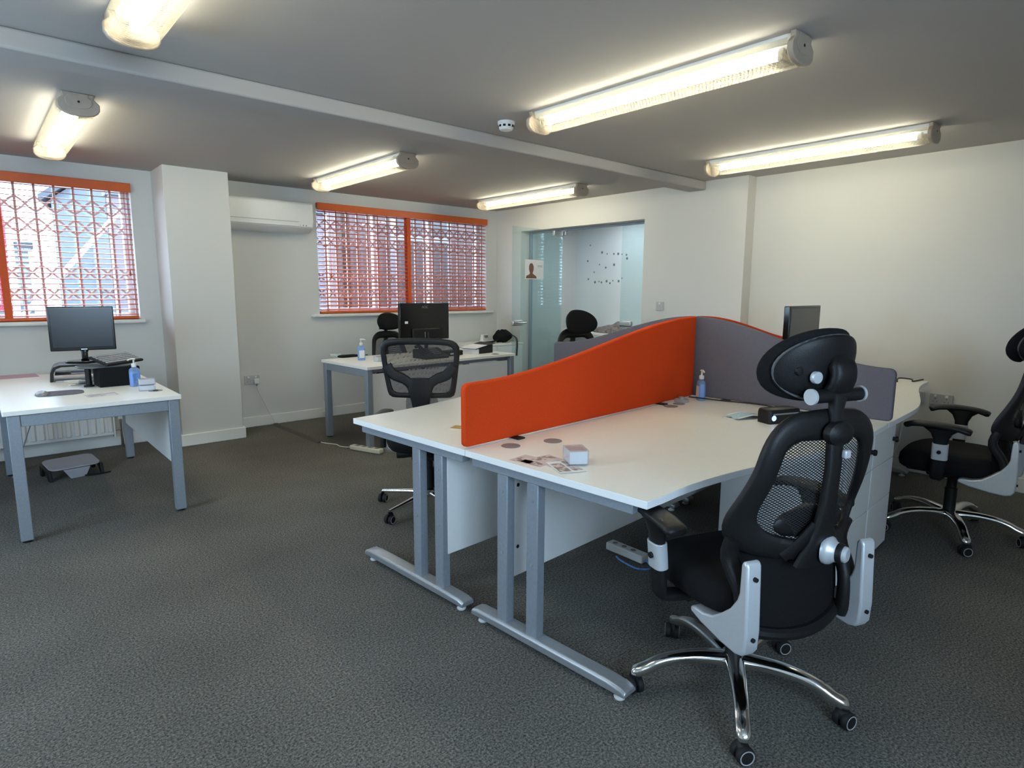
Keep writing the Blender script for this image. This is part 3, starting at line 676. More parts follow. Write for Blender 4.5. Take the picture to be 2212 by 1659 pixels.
def ergo_chair(off, arm=True):
    root = thing('mesh_chair', '', 'chair')
    chair_base(root, .346, off=off, cx=-.012)
    col = MB().lathe([(.030, .14), (.030, .27), (.024, .272), (.024, .34)], 20, Matrix.Translation((-.012, 0, 0))).build('gas_lift', 'black_plastic', root)
    B(-.085, .085, -.13, .12, .335, .392).build('tilt_mechanism', 'black_plastic', root, bevel=.014, seg=3)
    lv = MB().tube([(.08, .05, .36), (.20, .06, .362), (.25, .07, .358)], [.007, .007, .012], 10).build('lever', 'black_plastic', root)
    MB().tube([(-.08, .03, .355), (-.19, .04, .355)], [.008, .016], 12).build('lever', 'black_plastic', root)
    # seat
    rs = []
    for z, s_ in ((.388, .80), (.395, .90), (.415, .975), (.445, 1.0), (.475, .985), (.492, .93), (.500, .82), (.503, .5), (.503, .05)):
        ring = []
        for j in range(40):
            a = 2 * PI * j / 40; c_, q = math.cos(a), math.sin(a)
            x = .255 * math.copysign(abs(c_) ** .62, c_) * s_; y = .245 * math.copysign(abs(q) ** .62, q) * s_ + .015
            ring.append((x, y, z - (.03 * max(0, (y - .12) / .14) ** 2) - .012 * math.exp(-((x / .16) ** 2 + (y / .16) ** 2)) * (z > .48)))
        rs.append(ring)
    MB().rings(rs).build('seat', 'black_fabric', root, ang=70)
    B(-.20, .20, -.19, .20, .380, .400).build('seat_shell', 'black_plastic', root, bevel=.012, seg=2)
    # back
    def wing(z): return .035 + .075 * sstep((1.02 - z) / .36)
    def surf(x, z): return -.262 - .05 * (z - .5) - .018 * math.sin((z - .62) * 7) + wing(z) * (x / .25) ** 2
    N = 36
    outer = closed_outline([(0, 1.048), (.06, 1.046), (.125, 1.036), (.175, 1.000), (.203, .945), (.215, .87), (.232, .79), (.247, .715), (.240, .655), (.20, .618), (.12, .600), (0, .592)], N)
    inner = closed_outline([(0, .958), (.05, .960), (.105, .958), (.142, .935), (.155, .885), (.166, .83), (.180, .77), (.178, .725), (.150, .690), (.10, .672), (.05, .662), (0, .660)], N)
    sweep_ring(outer, inner, surf, .017, N).build('back_frame', 'black_plastic', root, ang=60)
    fill_surface([(x * 1.03, .81 + (z - .81) * 1.03) for x, z in inner], surf, .006).build('back_mesh', 'mesh_net', root, ang=80)
    # lower back: two uprights down to the brackets and a dark padded web
    for sg in (-1, 1):
        P = smooth_path([(sg * .215, surf(.215, .66), .66), (sg * .216, surf(.222, .60), .59), (sg * .205, -.228, .50), (sg * .200, -.236, .40), (sg * .195, -.228, .365)], 4)
        MB().tube(P, [(.020, .028)] * len(P), 12, sec=3, up=(0, 1, 0)).build('back_upright', 'black_plastic', root, ang=50)
    lo = closed_outline([(0, .63), (.10, .63), (.20, .625), (.212, .56), (.208, .45), (.200, .37), (.13, .345), (0, .335)], 20)
    sl = lambda x, z: -.215 - .035 * math.cos((z - .34) / .30 * PI / 2) + .06 * (x / .22) ** 2
    fr = fill_surface(lo, sl, 0); fr.build('lumbar_web', 'black_fabric', root, ang=80)
    MB().tube([(x, sl(x, .352) - .004, .352 + .03 * (x / .2) ** 2) for x in [(-.20 + .04 * i) for i in range(11)]], .020, 10).build('lower_bar', 'black_plastic', root)
    lp = []
    for k in range(7):
        t = k / 6; w_ = .13 * math.sqrt(max(0, 1 - (2 * t - 1) ** 2)) + .004
        lp.append([(w_ * math.cos(2 * PI * j / 20), surf(0, .70) + .03 + .016 * math.sin(2 * PI * j / 20), .655 + .10 * t) for j in range(20)])
    MB().rings(lp).build('lumbar_pad', 'black_plastic', root, ang=70)
    # spine
    zs = [.585, .62, .66, .70, .78, .88, .97, 1.0]; wd = [.075, .062, .044, .034, .026, .024, .026, .026]
    MB().tube([(0, surf(0, z) - .022, z) for z in zs], [(.013, w_) for w_ in wd], 12, sec=4, up=(0, 1, 0)).build('spine', 'black_plastic', root, ang=50)
    for sg in (-1, 1):
        MB().tube(smooth_path([(sg * .02, surf(0, .70) - .018, .71), (sg * .06, surf(.06, .66) - .014, .655), (sg * .10, surf(.1, .61) - .012, .61)], 4), [(.010, .018)] * 9, 10, sec=3, up=(0, 1, 0)).build('spine_fork', 'black_plastic', root)
    yk = surf(0, .63) - .035; Mk = Matrix.Translation((.025, yk, .632)) @ Matrix.Rotation(PI / 2, 4, 'X') @ Matrix.Rotation(.35, 4, 'Y')
    kb = MB().lathe([(.042, -.006), (.043, .002), (.040, .012), (.030, .022), (.028, .030)], 26, Mk).build('tension_knob', 'silver_paint', root)
    MB().lathe([(.028, .028), (.029, .031), (.029, .042), (.027, .045)], 26, Mk).build('knob_collar', 'black_plastic', kb)
    MB().lathe([(.024, .043), (.023, .052), (.018, .056)], 26, Mk).build('knob_cap', 'silver_paint', kb)
    for sg in (-1, 1):
        prof = [(-.286, .610), (-.280, .622), (-.266, .624), (-.260, .610), (-.258, .525), (-.250, .500), (-.225, .462), (-.190, .430), (-.150, .400), (-.110, .388), (-.070, .388), (-.050, .382), (-.052, .366), (-.10, .352), (-.19, .338), (-.255, .334), (-.280, .342), (-.292, .360), (-.296, .42)]
        bk = MB().prism(prof, sg * .196 if sg > 0 else -.248, .248 if sg > 0 else -.196, 'x').build('back_bracket', 'silver_paint', root, bevel=.007, seg=3)
        for z in (.575, .395): MB().cyl((sg * .222, -.287 - .0 - (.6 - z) * .03, z), (sg * .222, -.2965 - (.6 - z) * .02, z), .0065, n=12).build('screw', 'dark_hole', bk)
    # headrest
    MB().tube([(0, surf(0, .96) - .03, .955), (0, -.318, 1.0), (0, -.314, 1.045), (.01, -.308, 1.085)], [(.012, .022), (.013, .021), (.013, .019), (.016, .026)], 12, sec=4, up=(0, 1, 0)).build('headrest_post', 'black_plastic', root)
    MB().lathe([(.050, -.008), (.046, .010), (.030, .020), (.010, .022)], 22, Matrix.Translation((0, surf(0, .985) - .034, .985)) @ Matrix.Rotation(PI / 2, 4, 'X') @ Matrix.Diagonal((1, .72, 1, 1))).build('post_cover', 'black_plastic', root)
    B(.012, .034, surf(0, .925) - .050, surf(0, .925) - .034, .914, .938).build('height_button', 'silver_paint', root, bevel=.004)
    hb = MB().cyl((-.075, -.300, 1.086), (.100, -.300, 1.086), .0195, n=20).build('hinge_bar', 'black_plastic', root)
    for x0, x1 in ((-.083, -.075), (.100, .108)): MB().cyl((x0, -.300, 1.086), (x1, -.300, 1.086), .0225, n=22).build('hinge_cap', 'silver_paint', hb)
    hs_ = lambda x: .50 * x * x * 4
    def head(scale_x, scale_z, y0, th, cz=1.156, tiltk=.22):
        rs = []
        for k in range(23):
            t = -math.cos(PI * k / 22); w_ = math.sqrt(max(0, 1 - abs(t) ** 2.2)) + .002
            ring = []
            for j in range(18):
                a = 2 * PI * j / 18; zz = w_ * math.sin(a); yy = w_ ** .6 * math.cos(a)
                x = t * scale_x; zc = cz + .010 * (1 - t * t)
                z = zc + scale_z * math.copysign(abs(zz) ** .85, zz)
                ring.append((x, y0 + th * yy + 2.3 * x * x + tiltk * (z - cz) * -1, z))
            rs.append(ring)
        return MB().rings(rs)
    head(.164, .107, -.250, .030).build('head_pad', 'black_fabric', root, ang=80)
    sh = head(.150, .091, -.278, .016).build('head_shell', 'black_plastic', root, ang=80)
    rim = []
    for j in range(41):
        a = 2 * PI * j / 40; x = .150 * math.cos(a); z = 1.160 + .094 * math.sin(a); rim.append((x, -.278 + 2.3 * x * x - .22 * (z - 1.156), z))
    MB().tube(rim, .004, 6, cap=False).build('shell_rim', 'rim_dark', sh)
    MB().tube(smooth_path([(.016, -.300, 1.098), (.016, -.314, 1.13), (.016, -.312, 1.165), (.016, -.288, 1.195)], 4), [(.018, .042)] * 5 + [(.020, .040)] * 5 + [(.014, .030)] * 3, 14, sec=3.5, up=(0, 1, 0)).build('head_bracket', 'black_plastic', root, ang=50)
    MB().lathe([(.017, 0), (.0175, .010), (.016, .013)], 20, Matrix.Translation((-.058, -.287, 1.138)) @ Matrix.Rotation(PI / 2, 4, 'X')).build('head_knob', 'silver_paint', sh)
    for x, z in ((-.095, 1.155), (.012, 1.195)): MB().lathe([(.014, 0), (.013, .008), (.006, .010)], 14, Matrix.Translation((x, -.286 + 2.3 * x * x, z)) @ Matrix.Rotation(PI / 2, 4, 'X')).build('shell_boss', 'black_plastic', sh)
    if arm:
        for sg in (-1, 1):
            ar = thing('armrest', None, None); ar.parent = root
            P = smooth_path([(sg * 0.343, -.10, .655), (sg * 0.346, -.04, .672), (sg * 0.343, .06, .678), (sg * 0.328, .15, .672), (sg * 0.316, .195, .655)], 4)
            MB().tube(P, [(.012, .030)] + [(.016, .040)] * (len(P) - 2) + [(.012, .026)], 14, sec=2.6, up=(0, 0, 1)).build('arm_pad', 'black_plastic', ar, ang=60)
            MB().tube([(sg * 0.336, .03, .662), (sg * 0.331, .03, .635), (sg * 0.328, .03, .600), (sg * 0.325, .03, .56)], [(.085, .026), (.050, .022), (.034, .019), (.032, .018)], 14, sec=2.6, up=(0, 1, 0)).build('arm_neck', 'black_plastic', ar, ang=60)
            slv = MB().tube([(sg * 0.327, .03, .578), (sg * 0.322, .03, .535), (sg * 0.318, .03, .490)], [(.037, .023)] * 3, 16, sec=3, up=(0, 1, 0)).build('arm_sleeve', 'silver_paint', ar, bevel=.002)
            MB().cyl((sg * 0.340, .03, .535), (sg * 0.353, .03, .533), .010, n=14).build('arm_button', 'black_plastic', slv)
            MB().tube(smooth_path([(sg * 0.318, .03, .495), (sg * 0.308, .035, .42), (sg * 0.290, .04, .385), (sg * .20, .04, .372), (sg * .10, .04, .368)], 4), [(.032, .018)] * 5 + [(.030, .017)] * 8 + [(.026, .014)] * 4, 12, sec=3, up=(0, 1, 0)).build('arm_support', 'black_plastic', ar, ang=60)
    return root
CG = 'black mesh office chairs'
A1 = math.radians(-20)
c1 = ergo_chair(math.radians(18)); c1.location = (1.886, .957, 0); c1.rotation_euler = (0, 0, A1)
tag(c1, 'large black mesh chair with headrest seen from behind, closest to the camera', 'chair', CG)
def lower_head(c, dz):
    for ch in c.children:
        if ch.name.split('.')[0] in ('head_pad', 'head_shell', 'head_bracket', 'hinge_bar', 'headrest_post'): ch.location.z += dz
def turn_base(c, deg, cx=-.012):
    a = math.radians(deg)
    for ch in c.children:
        if ch.name.split('.')[0] in ('base_leg', 'caster'): ch.rotation_euler.z = a; ch.location = (cx - cx * math.cos(a), -cx * math.sin(a), 0)
c2 = copy_tree(c1); lower_head(c2, -.05); turn_base(c2, 40); c2.location = (4.14, .88, 0); c2.rotation_euler = (0, 0, math.radians(5)); c2['label'] = 'black mesh chair with armrests seen from the side at the right edge'
c3 = copy_tree(c1); lower_head(c3, -.065); c3.location = (3.97, 3.43, 0); c3.rotation_euler = (0, 0, math.radians(-188)); c3['label'] = 'black mesh chair of which only headrest and shoulder show above the grey screen'
c5 = copy_tree(c1); turn_base(c5, 17); c5.location = (3.40, 5.72, 0); c5.rotation_euler = (0, 0, math.radians(175)); c5.scale = (.885, .885, .885); c5['label'] = 'black mesh chair behind the far desk, half hidden by the monitor'

def plain_chair():
    root = thing('mesh_chair', 'black mesh chair without headrest, yoke-shaped back, behind the orange screen', 'chair', (2.085, 3.15, 0), math.radians(-43), CG)
    chair_base(root, .34, True, math.radians(-168 + 43))
    MB().lathe([(.028, .14), (.028, .27), (.021, .272), (.021, .36)], 20).build('gas_lift', 'black_plastic', root)
    B(-.09, .09, -.14, .12, .345, .40).build('tilt_mechanism', 'black_plastic', root, bevel=.014, seg=3)
    kn = MB().tube([(-.08, -.05, .37), (-.15, -.06, .368), (-.19, -.06, .366)], [.020, .026, .026], 14).build('tilt_knob', 'black_plastic', root)
    MB().cyl((-.19, -.06, .366), (-.193, -.06, .366), .016, n=14).build('knob_end', 'ring_grey', kn)
    rs = []
    for z, s_ in ((.398, .82), (.405, .92), (.425, .985), (.455, 1.0), (.48, .97), (.494, .88), (.498, .5), (.498, .05)):
        rs.append([(.25 * math.copysign(abs(math.cos(a)) ** .6, math.cos(a)) * s_, .24 * math.copysign(abs(math.sin(a)) ** .6, math.sin(a)) * s_ + .03, z) for a in [2 * PI * j / 36 for j in range(36)]])
    MB().rings(rs).build('seat', 'black_fabric', root, ang=70)
    surf = lambda x, z: -.235 - .16 * (z - .6) + .030 * (x / .22) ** 2
    N = 30
    outer = closed_outline([(0, 1.105), (.10, 1.103), (.185, 1.092), (.222, 1.06), (.225, 1.01), (.216, .92), (.202, .82), (.192, .775), (.172, .757), (.10, .755), (0, .755)], N)
    inner = closed_outline([(0, 1.067), (.10, 1.066), (.165, 1.058), (.190, 1.04), (.193, 1.0), (.185, .92), (.172, .83), (.162, .800), (.142, .788), (.08, .786), (0, .786)], N)
    sweep_ring(outer, inner, surf, .014, N).build('back_frame', 'black_plastic', root, ang=60)
    fill_surface([(x * 1.04, .925 + (z - .925) * 1.04) for x, z in inner], surf, .004).build('back_mesh', 'fine_net', root, ang=80)
    for sg in (-1, 1):
        MB().tube(smooth_path([(sg * .192, surf(.19, .945) - .010, .945), (sg * .155, surf(.15, .90) - .012, .895), (sg * .09, surf(.09, .87) - .014, .868), (sg * .05, surf(.04, .83) - .016, .83), (sg * .034, surf(.03, .77) - .016, .765)], 4), [(.010, .030)] * 8 + [(.010, .028)] * 9, 10, sec=3, up=(0, 1, 0)).build('yoke_arm', 'black_plastic', root, ang=50)
    MB().tube([(0, surf(0, .87) - .016, .875), (0, surf(0, .82) - .018, .82), (0, surf(0, .76) - .02, .76), (0, -.262, .68), (0, -.258, .52), (0, -.22, .42), (0, -.12, .375)], [(.012, .050), (.014, .070), (.015, .058), (.016, .045), (.016, .040), (.016, .040), (.016, .040)], 12, sec=3, up=(0, 1, 0)).build('spine', 'black_plastic', root, ang=50)
    lo = closed_outline([(0, .75), (.05, .75), (.09, .75), (.095, .66), (.09, .58), (.07, .54), (0, .53)], 16)
    fill_surface(lo, lambda x, z: -.225 - .10 * (z - .6) + .03 * (x / .2) ** 2, 0).build('lower_mesh', 'fine_net', root, ang=80)
    for sg in (-1, 1):
        ar = thing('armrest', None, None); ar.parent = root
        MB().tube(smooth_path([(sg * .10, .0, .37), (sg * .24, -.01, .375), (sg * .275, -.01, .41), (sg * .285, -.01, .47)], 4), [(.008, .020)] * 13, 10, sec=3, up=(0, 1, 0)).build('arm_support', 'chrome', ar, ang=50)
        MB().tube([(sg * .285, -.01, .40), (sg * .285, -.01, .60)], [(.026, .018)] * 2, 14, sec=3, up=(0, 1, 0)).build('arm_post', 'black_plastic', ar, ang=50)
        MB().tube(smooth_path([(sg * .29, -.12, .605), (sg * .29, -.03, .612), (sg * .285, .06, .612), (sg * .28, .12, .605)], 4), [(.010, .030)] + [(.013, .038)] * 11 + [(.010, .028)], 12, sec=2.6, up=(0, 0, 1)).build('arm_pad', 'black_plastic', ar, ang=60)
plain_chair()

# ------------------------------------------------------------------ glazed doorway
gl = bpy.data.objects.new('door_1', None); C.objects.link(gl); struct(gl, 'frameless glass doorway with a fixed panel each side'); gl.location = (XG, 4.87, 0)
HG = 2.07; yH, yS = 5.235, 4.335
B(-.02, .02, DOOR[0] - 4.87, DOOR[1] - 4.87, HG, DOOR[2]).build('header_channel', 'grey_metal', gl, bevel=.002)
B(-.02, .02, DOOR[1] - .025 - 4.87, DOOR[1] - 4.87, 0, HG).build('side_channel', 'grey_metal', gl, bevel=.002)
B(-.02, .02, DOOR[0] - 4.87, DOOR[0] + .02 - 4.87, 0, HG).build('side_channel', 'grey_metal', gl, bevel=.002)
B(-.006, .006, yH + .004 - 4.87, DOOR[1] - .02 - 4.87, .01, HG).build('fixed_pane', 'door_glass', gl, bevel=.001)
fp = B(-.006, .006, DOOR[0] + .015 - 4.87, yS - 4.87, .01, HG).build('fixed_pane', 'door_glass', gl, bevel=.001)
B(-.022, .022, yS - 4.87 - .165, yS - 4.87 - .002, .985, 1.045).build('strike_box', 'steel', gl, bevel=.012, seg=3)
B(-.025, .025, yH - 4.87 - .07, yH - 4.87 + .09, HG - .055, HG + .006).build('patch_fitting', 'steel', gl, bevel=.004)
dl = thing('glass_door_leaf', 'open frameless glass door leaf standing out from the doorway', 'door', (XG - .045, yH - .02, 0), math.atan2(5.105 - yH + .02, 4.51 - XG + .045))
LW = .875
B(.0, LW, -.005, .005, .012, HG - .01).build('pane', 'door_glass', dl, bevel=.001)
B(.0, .15, -.016, .016, HG - .065, HG - .005).build('top_patch', 'steel', dl, bevel=.004); B(.0, .15, -.016, .016, .008, .065).build('bottom_patch', 'steel', dl, bevel=.004)
lk = B(LW - .165, LW + .002, -.022, .022, .985, 1.045).build('lock_case', 'steel', dl, bevel=.012, seg=3)
for sg in (-1, 1):
    MB().tube(smooth_path([(LW - .05, sg * .02, 1.015), (LW - .05, sg * .055, 1.015), (LW - .07, sg * .062, 1.015), (LW - .165, sg * .062, 1.015)], 4), .0085, 10).build('lever_handle', 'steel', lk)
# notice taped to the door leaf
pw = thing('portrait_notice', 'white notice with a head-and-shoulders portrait taped to the glass door', 'notice')
pw.parent = None; Mn = Matrix.Translation(dl.location) @ Matrix.Rotation(dl.rotation_euler.z, 4, 'Z')
pw.location = Mn @ Vector((LW - .37, .0056, 1.50)); pw.rotation_euler = (0, 0, dl.rotation_euler.z + PI)
B(-.165, .165, .0, .0006, 0, .215).build('sheet', 'paper', pw)
hd = [(.0, .02)] + [(x, z) for x, z in ((.012, .048), (.05, .060), (.072, .074), (.062, .098), (.054, .125), (.056, .155), (.072, .182), (.098, .190), (.122, .180), (.136, .155), (.138, .125), (.128, .098), (.118, .076), (.145, .060), (.180, .046), (.192, .02))]
MB().prism([(x - .15, z - .012) for x, z in hd], -.0008, 0, 'y').build('portrait_print', 'skin_print', pw)
for k in range(2): B(.055, .145, -.0008, 0, .150 - .014 * k, .156 - .014 * k).build('caption_line', 'grey_print', pw)

# ------------------------------------------------------------------ wall fittings
def socket(name, label, loc, rz, w=.146, sockets=2, cat='socket'):
    root = thing(name, label, cat, loc, rz)
    B(-w / 2, w / 2, -.012, 0, 0, .086).build('plate', 'plate_plastic', root, bevel=.003)
    for k in range(sockets):
        x = 0 if sockets == 1 else (-.036 + .072 * k)
        B(x - .008, x + .008, -.016, -.011, .060, .078).build('rocker', 'white_plastic', root, bevel=.002)
        if cat == 'socket':
            for dx, z, a in ((0, .048, 1), (-.011, .026, 0), (.011, .026, 0)):
                B(x + dx - (.002 if a else .003), x + dx + (.002 if a else .003), -.0125, -.0115, z - (.004 if a else .002), z + (.004 if a else .002)).build('pin_hole', 'dark_hole', root)
    return root
socket('wall_socket', 'white double socket on the wall to the right of the pier', (2.055, YA, .435), 0)
pg = thing('power_plug', 'white plug with cable in the socket beside the pier', 'plug', (2.09, YA - .013, .445))
B(-.025, .025, -.035, -.001, -.01, .045).build('plug_body', 'white_plastic', pg, bevel=.008, seg=3)
MB().cyl((0, -.018, -.03), (0, -.018, -.008), .006, n=10).build('strain_relief', 'skirt_grey', pg)
cb = MB().tube(smooth_path([(2.09, YA - .031, .415), (2.10, YA - .035, .36), (2.145, YA - .03, .26), (2.20, YA - .03, .13), (2.245, YA - .035, .03), (2.25, YA - .06, .012)], 6), .0038, 8).build('power_cable', 'cable_white')
tag(cb, 'white power cable hanging from the socket to the floor strip', 'cable')
cc = thing('cable_cover', 'dark rubber cable cover strip crossing the carpet to the white extension', 'cable cover', (2.25, 6.22, 0), 0)
d_ = Vector((2.275 - 2.25, 5.20 - 6.22, 0)); L = d_.length; cc.rotation_euler = (0, 0, math.atan2(d_.y, d_.x))
MB().prism([(-.038, 0), (-.022, .013), (-.008, .016), (.008, .016), (.022, .013), (.038, 0)], 0, L, 'x').build('strip', 'trunk_grey', cc, ang=50)
cb = MB().tube(smooth_path([(2.275, 5.215, .006), (2.30, 5.12, .006), (2.345, 5.03, .006), (2.34, 4.95, .006), (2.365, 4.87, .010), (2.385, 4.82, .018)], 6), .0045, 8).build('power_cable', 'cable_white')
tag(cb, 'white cable on the carpet between the floor strip and the extension', 'cable')
ex = thing('extension_lead', 'cream extension socket block lying on the carpet', 'extension lead', (2.385, 4.815, 0), math.atan2(-.30, .115))
B(0, .33, -.031, .031, .002, .042).build('body', 'ext_lead', ex, bevel=.009, seg=3)
for k in range(4): B(.05 + .07 * k, .09 + .07 * k, -.02, .02, .042, .0428).build('outlet', 'ring_grey', ex)
tk = thing('junction_box', 'small white box on the skirting behind the far desk leg', 'box', (2.82, YA - T, .06))
B(-.045, .045, -.045, 0, 0, .12).build('cover', 'white_plastic', tk, bevel=.005); B(-.02, .02, -.047, -.045, .04, .08).build('lid', 'white_plastic', tk, bevel=.002)
socket('light_switch', 'white single switch plate right of the glass doorway', (XB, 3.70, 1.18), PI / 2 * -1, .086, 1, 'switch')
socket('wall_socket', 'white double socket low on the right wall behind the right-hand chair', (XB2, 1.45, .54), -PI / 2, .146, 2)
socket('wall_socket', 'white double socket beside the other one low on the right wall', (XB2, 1.27, .54), -PI / 2, .146, 2)
pg = thing('power_plug', 'white plug in the socket low on the right wall', 'plug', (XB2 - .013, 1.49, .55), -PI / 2)
B(-.025, .025, -.035, -.001, -.01, .045).build('plug_body', 'white_plastic', pg, bevel=.008, seg=3); MB().cyl((0, -.018, -.03), (0, -.018, -.008), .006, n=10).build('strain_relief', 'white_plastic', pg)
cb = MB().tube(smooth_path([(XB2 - .031, 1.49, .52), (XB2 - .05, 1.49, .40), (XB2 - .12, 1.50, .18), (XB2 - .2, 1.6, .05), (XB2 - .3, 1.75, .006)], 6), .004, 8).build('power_cable', 'cable_white')
tag(cb, 'white cable dropping from the plug on the right wall', 'cable')

# ------------------------------------------------------------------ small desk things
def pump_bottle(label, loc, rz, s=1.0):
    root = thing('sanitizer_bottle', label, 'bottle', loc, rz, 'hand sanitizer pump bottles'); root.scale = (s, s, s)
    b = MB()
    rs = []
    for z, w in ((.0, .88), (.004, .98), (.01, 1), (.105, 1), (.118, .93), (.127, .70), (.131, .42), (.138, .40)):
        rs.append([(x * w, y * w, z) for x, y in rrect(-.033, .033, -.022, .022, .016, 5)])
    b.rings(rs).build('bottle', 'bottle_plastic', root, ang=50)
    rs = [[(x * w, y * w, z) for x, y in rrect(-.0305, .0305, -.0195, .0195, .014, 5)] for z, w in ((.003, .93), (.008, 1), (.098, 1), (.10, .98))]
    MB().rings(rs).build('gel', 'gel_blue', root)
    for sg in (-1, 1): B(-.024, .024, sg * .0224 - .0003, sg * .0224 + .0003, .022, .092).build('label_sticker', 'label_blue' if sg < 0 else 'paper', root)
    MB().lathe([(.0155, .136), (.0158, .156), (.012, .160)], 20).build('collar', 'white_plastic', root)
    p_ = MB().lathe([(.0055, .158), (.005, .185)], 12).build('pump_stem', 'white_plastic', root)
    MB().tube(smooth_path([(.008, 0, .190), (-.012, 0, .192), (-.034, 0, .188), (-.040, 0, .182)], 3), [(.006, .009)] * 4 + [(.005, .006)] * 6, 10).build('pump_nozzle', 'white_plastic', p_)
    return root
def at(px, py, z=.73):
    d = PXW(px, py); t = (z - CAM_H) / d.z; return Vector((t * d.x, t * d.y, z))
p = at(1513, 864); pump_bottle('blue hand sanitizer pump bottle against the grey screen', p, .9, .93)
p = at(781, 778); pump_bottle('blue hand sanitizer pump bottle on the far desk', p, 2.9, 1.0)
p = at(293, 834); pump_bottle('hand sanitizer pump bottle on the left desk behind the card boxes', p, .3, .95)

def card_box(label, loc, rz, w=.095, d=.062, h=.052, z0=0):
    root = thing('card_box', label, 'box', (loc[0], loc[1], loc[2] + z0), rz, 'clear boxes of business cards')
    B(-w / 2, w / 2, -d / 2, d / 2, 0, h).build('case', 'clear_plastic', root, bevel=.002)
    B(-w / 2 + .004, w / 2 - .004, -d / 2 + .004, d / 2 - .004, .003, h - .006).build('cards', 'paper', root)
    B(-w / 2 + .006, w / 2 - .006, -d / 2 + .006, d / 2 - .006, h - .006, h - .0055).build('card_print', 'pink_print', root)
    return root
p = at(1243, 1000); card_box('clear box of cards on the photo flyers beside the orange screen', (p.x, p.y, .7345), -.55, .075, .095, .055)
p = at(318, 843); card_box('lower of two stacked clear card boxes on the left desk', p, -.12, .09, .06, .038)
card_box('upper of two stacked clear card boxes on the left desk', p, -.05, .092, .06, .038, .0385)
p = at(822, 780); card_box('clear box of cards on the far desk beside the sanitizer', p, .1, .10, .07, .045)

# flyers
def sheet(name, label, cat, loc, rz, w, h, m, z=.7303, group=None, pics=()):
    root = thing(name, label, cat, (loc[0], loc[1], z), rz, group)
    B(-w / 2, w / 2, -h / 2, h / 2, 0, .0006).build('paper', m, root)
    for x0, x1, y0, y1, mm in pics: B(x0 * w, x1 * w, y0 * h, y1 * h, .0006, .0009).build('picture', mm, root)
    return root
p = at(1180, 998)
FG = 'overlapping photo flyers'
sheet('flyer', 'photo flyer at the left of the three overlapping flyers', 'flyer', (p.x - .03, p.y + .045), .15, .10, .15, 'pink_print', .7303, FG, [(-.45, .1, -.4, .45, 'photo_print'), (-.4, -.05, -.1, .2, 'gold_print')])
sheet('flyer', 'pale pink flyer in the middle of the three overlapping flyers', 'flyer', (p.x + .02, p.y - .005), -.12, .10, .15, 'pink_print', .7313, FG, [(-.45, .45, .15, .45, 'photo_print'), (-.3, .3, -.2, -.05, 'grey_print')])
sheet('flyer', 'photo flyer under the clear card box', 'flyer', (p.x + .005, p.y - .095), -.42, .10, .15, 'paper', .7323, FG, [(-.45, .0, -.4, .3, 'photo_print'), (.08, .45, -.4, .45, 'photo_print')])
p = at(985, 925); sheet('card', 'yellow and white card on the desk at the left end of the orange screen', 'card', (p.x, p.y), .5, .12, .07, 'paper', .7303, None, [(-.1, .45, -.4, .4, 'gold_print')])
p = at(220, 853); sheet('leaflet', 'grey printed leaflet at the front of the left desk', 'leaflet', (p.x, p.y), .10, .16, .105, 'leaflet_print', .7303, None, [(-.42, -.02, -.1, .35, 'grey_print'), (.1, .42, -.35, -.05, 'paper')])
p = at(40, 813); sheet('folder', 'mauve paper folder at the back of the left desk', 'folder', (p.x - .05, p.y), .05, .32, .24, 'mauve_paper', .7303)
# mouse mat with wrist rest
p = at(128, 850); mm_ = thing('mouse_mat', 'dark purple mouse mat with a rounded wrist rest', 'mouse mat', (p.x + .0, p.y, .7303), -.05)
MB().prism([(x * (1 if x < 0 else 1), y) for x, y in rrect(-.11, .125, -.10, .10, .07, 8)], 0, .004).build('pad', 'mouse_mat', mm_, bevel=.001)
rs = []
for k in range(9):
    t = -1 + k / 4; w_ = math.sqrt(max(0.001, 1 - t * t)); rs.append([(-.085 + .035 * w_ * math.cos(a), t * .09, .004 + .018 * w_ * max(0, math.sin(a))) for a in [PI * j / 8 for j in range(9)] + [0]])
MB().rings(rs).build('wrist_rest', 'ring_grey', mm_, ang=70)

# ------------------------------------------------------------------ monitors
def monitor(label, loc, rz, w, h, zb, stand_h, screen_m, back=None, silver=True, tilt=0):
    """screen faces local -y; zb = height of the panel's lower edge above loc"""
    root = thing('monitor', label, 'monitor', loc, rz)
    cs = B(-w / 2, w / 2, -.018, .022, zb, zb + h).build('casing', 'black_gloss', root, bevel=.006, seg=3)
    B(-w / 2 + .018, w / 2 - .018, -.0195, -.0178, zb + .026, zb + h - .018).build('display', screen_m, root)
    if silver: B(-.018, .018, -.0192, -.0175, zb + .006, zb + .013).build('badge', 'silver_paint', root)
    B(-w * .28, w * .28, .022, .046, zb + h * .02, zb + h * (.32 if not silver else .7)).build('rear_cover', 'black_plastic', root, bevel=.012, seg=3)
    MB().tube(smooth_path([(0, .04, zb + .08), (0, .045, zb + .0), (0, .03, zb - .06 if zb > .07 else zb * .4), (0, .02, .012)], 4), [(.013, .028)] * 5 + [(.013, .020)] * 5 + [(.015, .026)] * 3, 12, sec=3, up=(0, 1, 0)).build('stand_neck', 'black_gloss', root)
    MB().prism(circ(0, .01, .12, .085, 28), 0, .012).build('stand_base', 'black_gloss', root, bevel=.004)
    return root
RZ = .845
